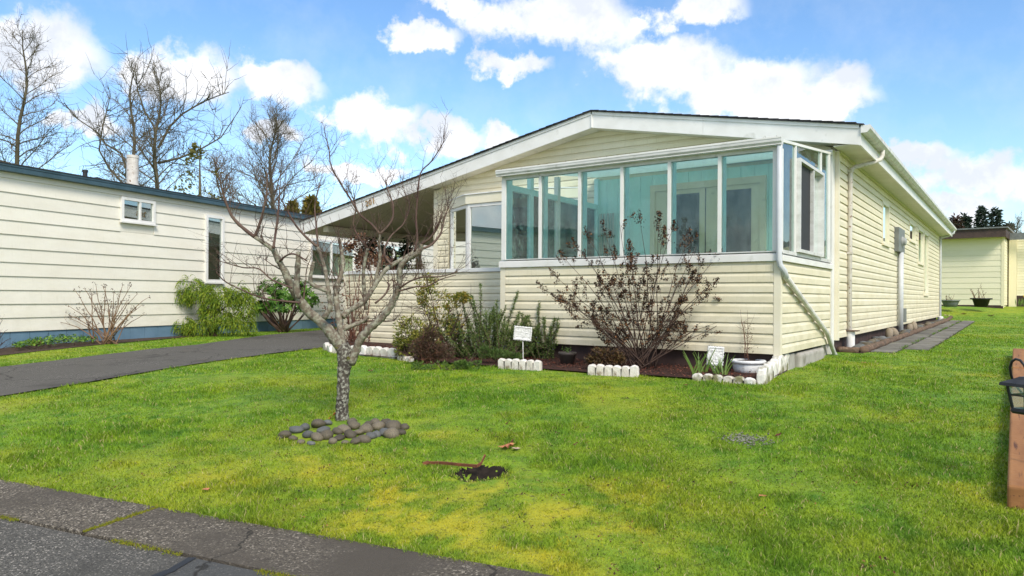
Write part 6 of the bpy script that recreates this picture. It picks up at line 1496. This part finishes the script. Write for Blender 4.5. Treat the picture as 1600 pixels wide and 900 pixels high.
# terracotta half pipe in the neighbour's bed, lattice under the carport, trees' litter
tc_ = ground(45, 541); o = MB(); ring = [(math.cos(a), math.sin(a)) for a in [math.pi * k / 14 for k in range(15)]]
loop = [(x * .12, 0, z * .085) for x, z in ring] + [(x * .105, 0, z * .07) for x, z in reversed(ring)]
o.prism(loop, (0, .16, 0)); q = o.build('half_pipe', mat('terracotta', (.26, .11, .075), (.20, .09, .065), scale=10)); q.location = tc_ + Vector((0, 0, .02)); tag(q, 'terracotta half-round edging tile among the bright green leaves', 'tile')
def lattice():
    c0 = HP(-8.6, 9.6); c0.z = gzf(c0.x, c0.y); root = thing('lattice_screen', 'diagonal lattice screen at the back of the carport', 'screen', c0, HA)
    MB().box(-.05, .0, -.03, .03, 0, 1.75).build('post', M['white'], root); MB().box(1.35, 1.40, -.03, .03, 0, 1.75).build('post', M['white'], root)
    W, Hh = 1.35, 1.15
    for sg, y in ((1, -.008), (-1, .008)):
        for k in range(-8, 14):
            x0 = k * .13; a, b = (x0, 0), (x0 + Hh, Hh)
            t0 = max(0, -x0 / Hh if x0 < 0 else 0); t1 = min(1, (W - x0) / Hh)
            if t1 - t0 < .05: continue
            pa = (x0 + Hh * t0, Hh * t0); pb = (x0 + Hh * t1, Hh * t1)
            if sg < 0: pa = (W - pa[0], pa[1]); pb = (W - pb[0], pb[1])
            MB().beam((pa[0], y, .55 + pa[1]), (pb[0], y, .55 + pb[1]), .012, .045, (0, 1, 0) if False else (0, 0, 1)).build('slat', M['timber'], root)
lattice()
yp = at_depth(1590, 472, 26.5); o = thing('yellow_daffodils', 'small clump of yellow daffodils at the base of the yellow home', 'flowers', (yp.x, yp.y - .4, yp.z - .15)); mb = MB(); fb = MB()
for k in range(40): mb.leaf(Vector((r.gauss(0, .18), r.gauss(0, .08), 0)), Vector((r.gauss(0, .3), 0, 1)), rvec(r), .3, .03)
for k in range(14): fb.leaf(Vector((r.gauss(0, .12), -.05, .22 + r.random() * .15)), rvec(r), Vector((0, -1, 0)), .07, .06)
mb.build('leaves', M['strap'], o); fb.build('blooms', mat('daffodil', (.75, .55, .03), rough=.6), o)

# specks of soil, buds and leaf crumbs scattered over the lawn
mb = MB(); r = random.Random(101)
while len(mb.f) < 1800:
    a = r.uniform(-.75, .75); d = 2.6 * (9 / 2.6) ** r.random(); x, y = d * math.sin(a), d * math.cos(a)
    if road_s(x, y) < .03 or mnoise.noise(Vector((x * 1.5, y * 1.5, 0))) < .0: continue
    if any(inside(pl, np.array([x]), np.array([y]))[0] for pl in (poly_drive, poly_fbed, poly_nbed, poly_planter, poly_house)): continue
    for k in range(r.randint(1, 4)): mb.leaf(Vector((x + r.gauss(0, .012), y + r.gauss(0, .012), gzf(x, y) + .012 + r.random() * .008)), rvec(r), Vector((0, 0, 1)) + rvec(r) * .6, r.uniform(.006, .018), r.uniform(.005, .012), .2)
mb.build('lawn_litter', leafmat('litter', [(.035, .025, .02), (.06, .04, .03), (.03, .022, .02), (.30, .16, .06), (.05, .035, .025), (.12, .05, .03)], .9, .1, 0), None, kind='stuff')
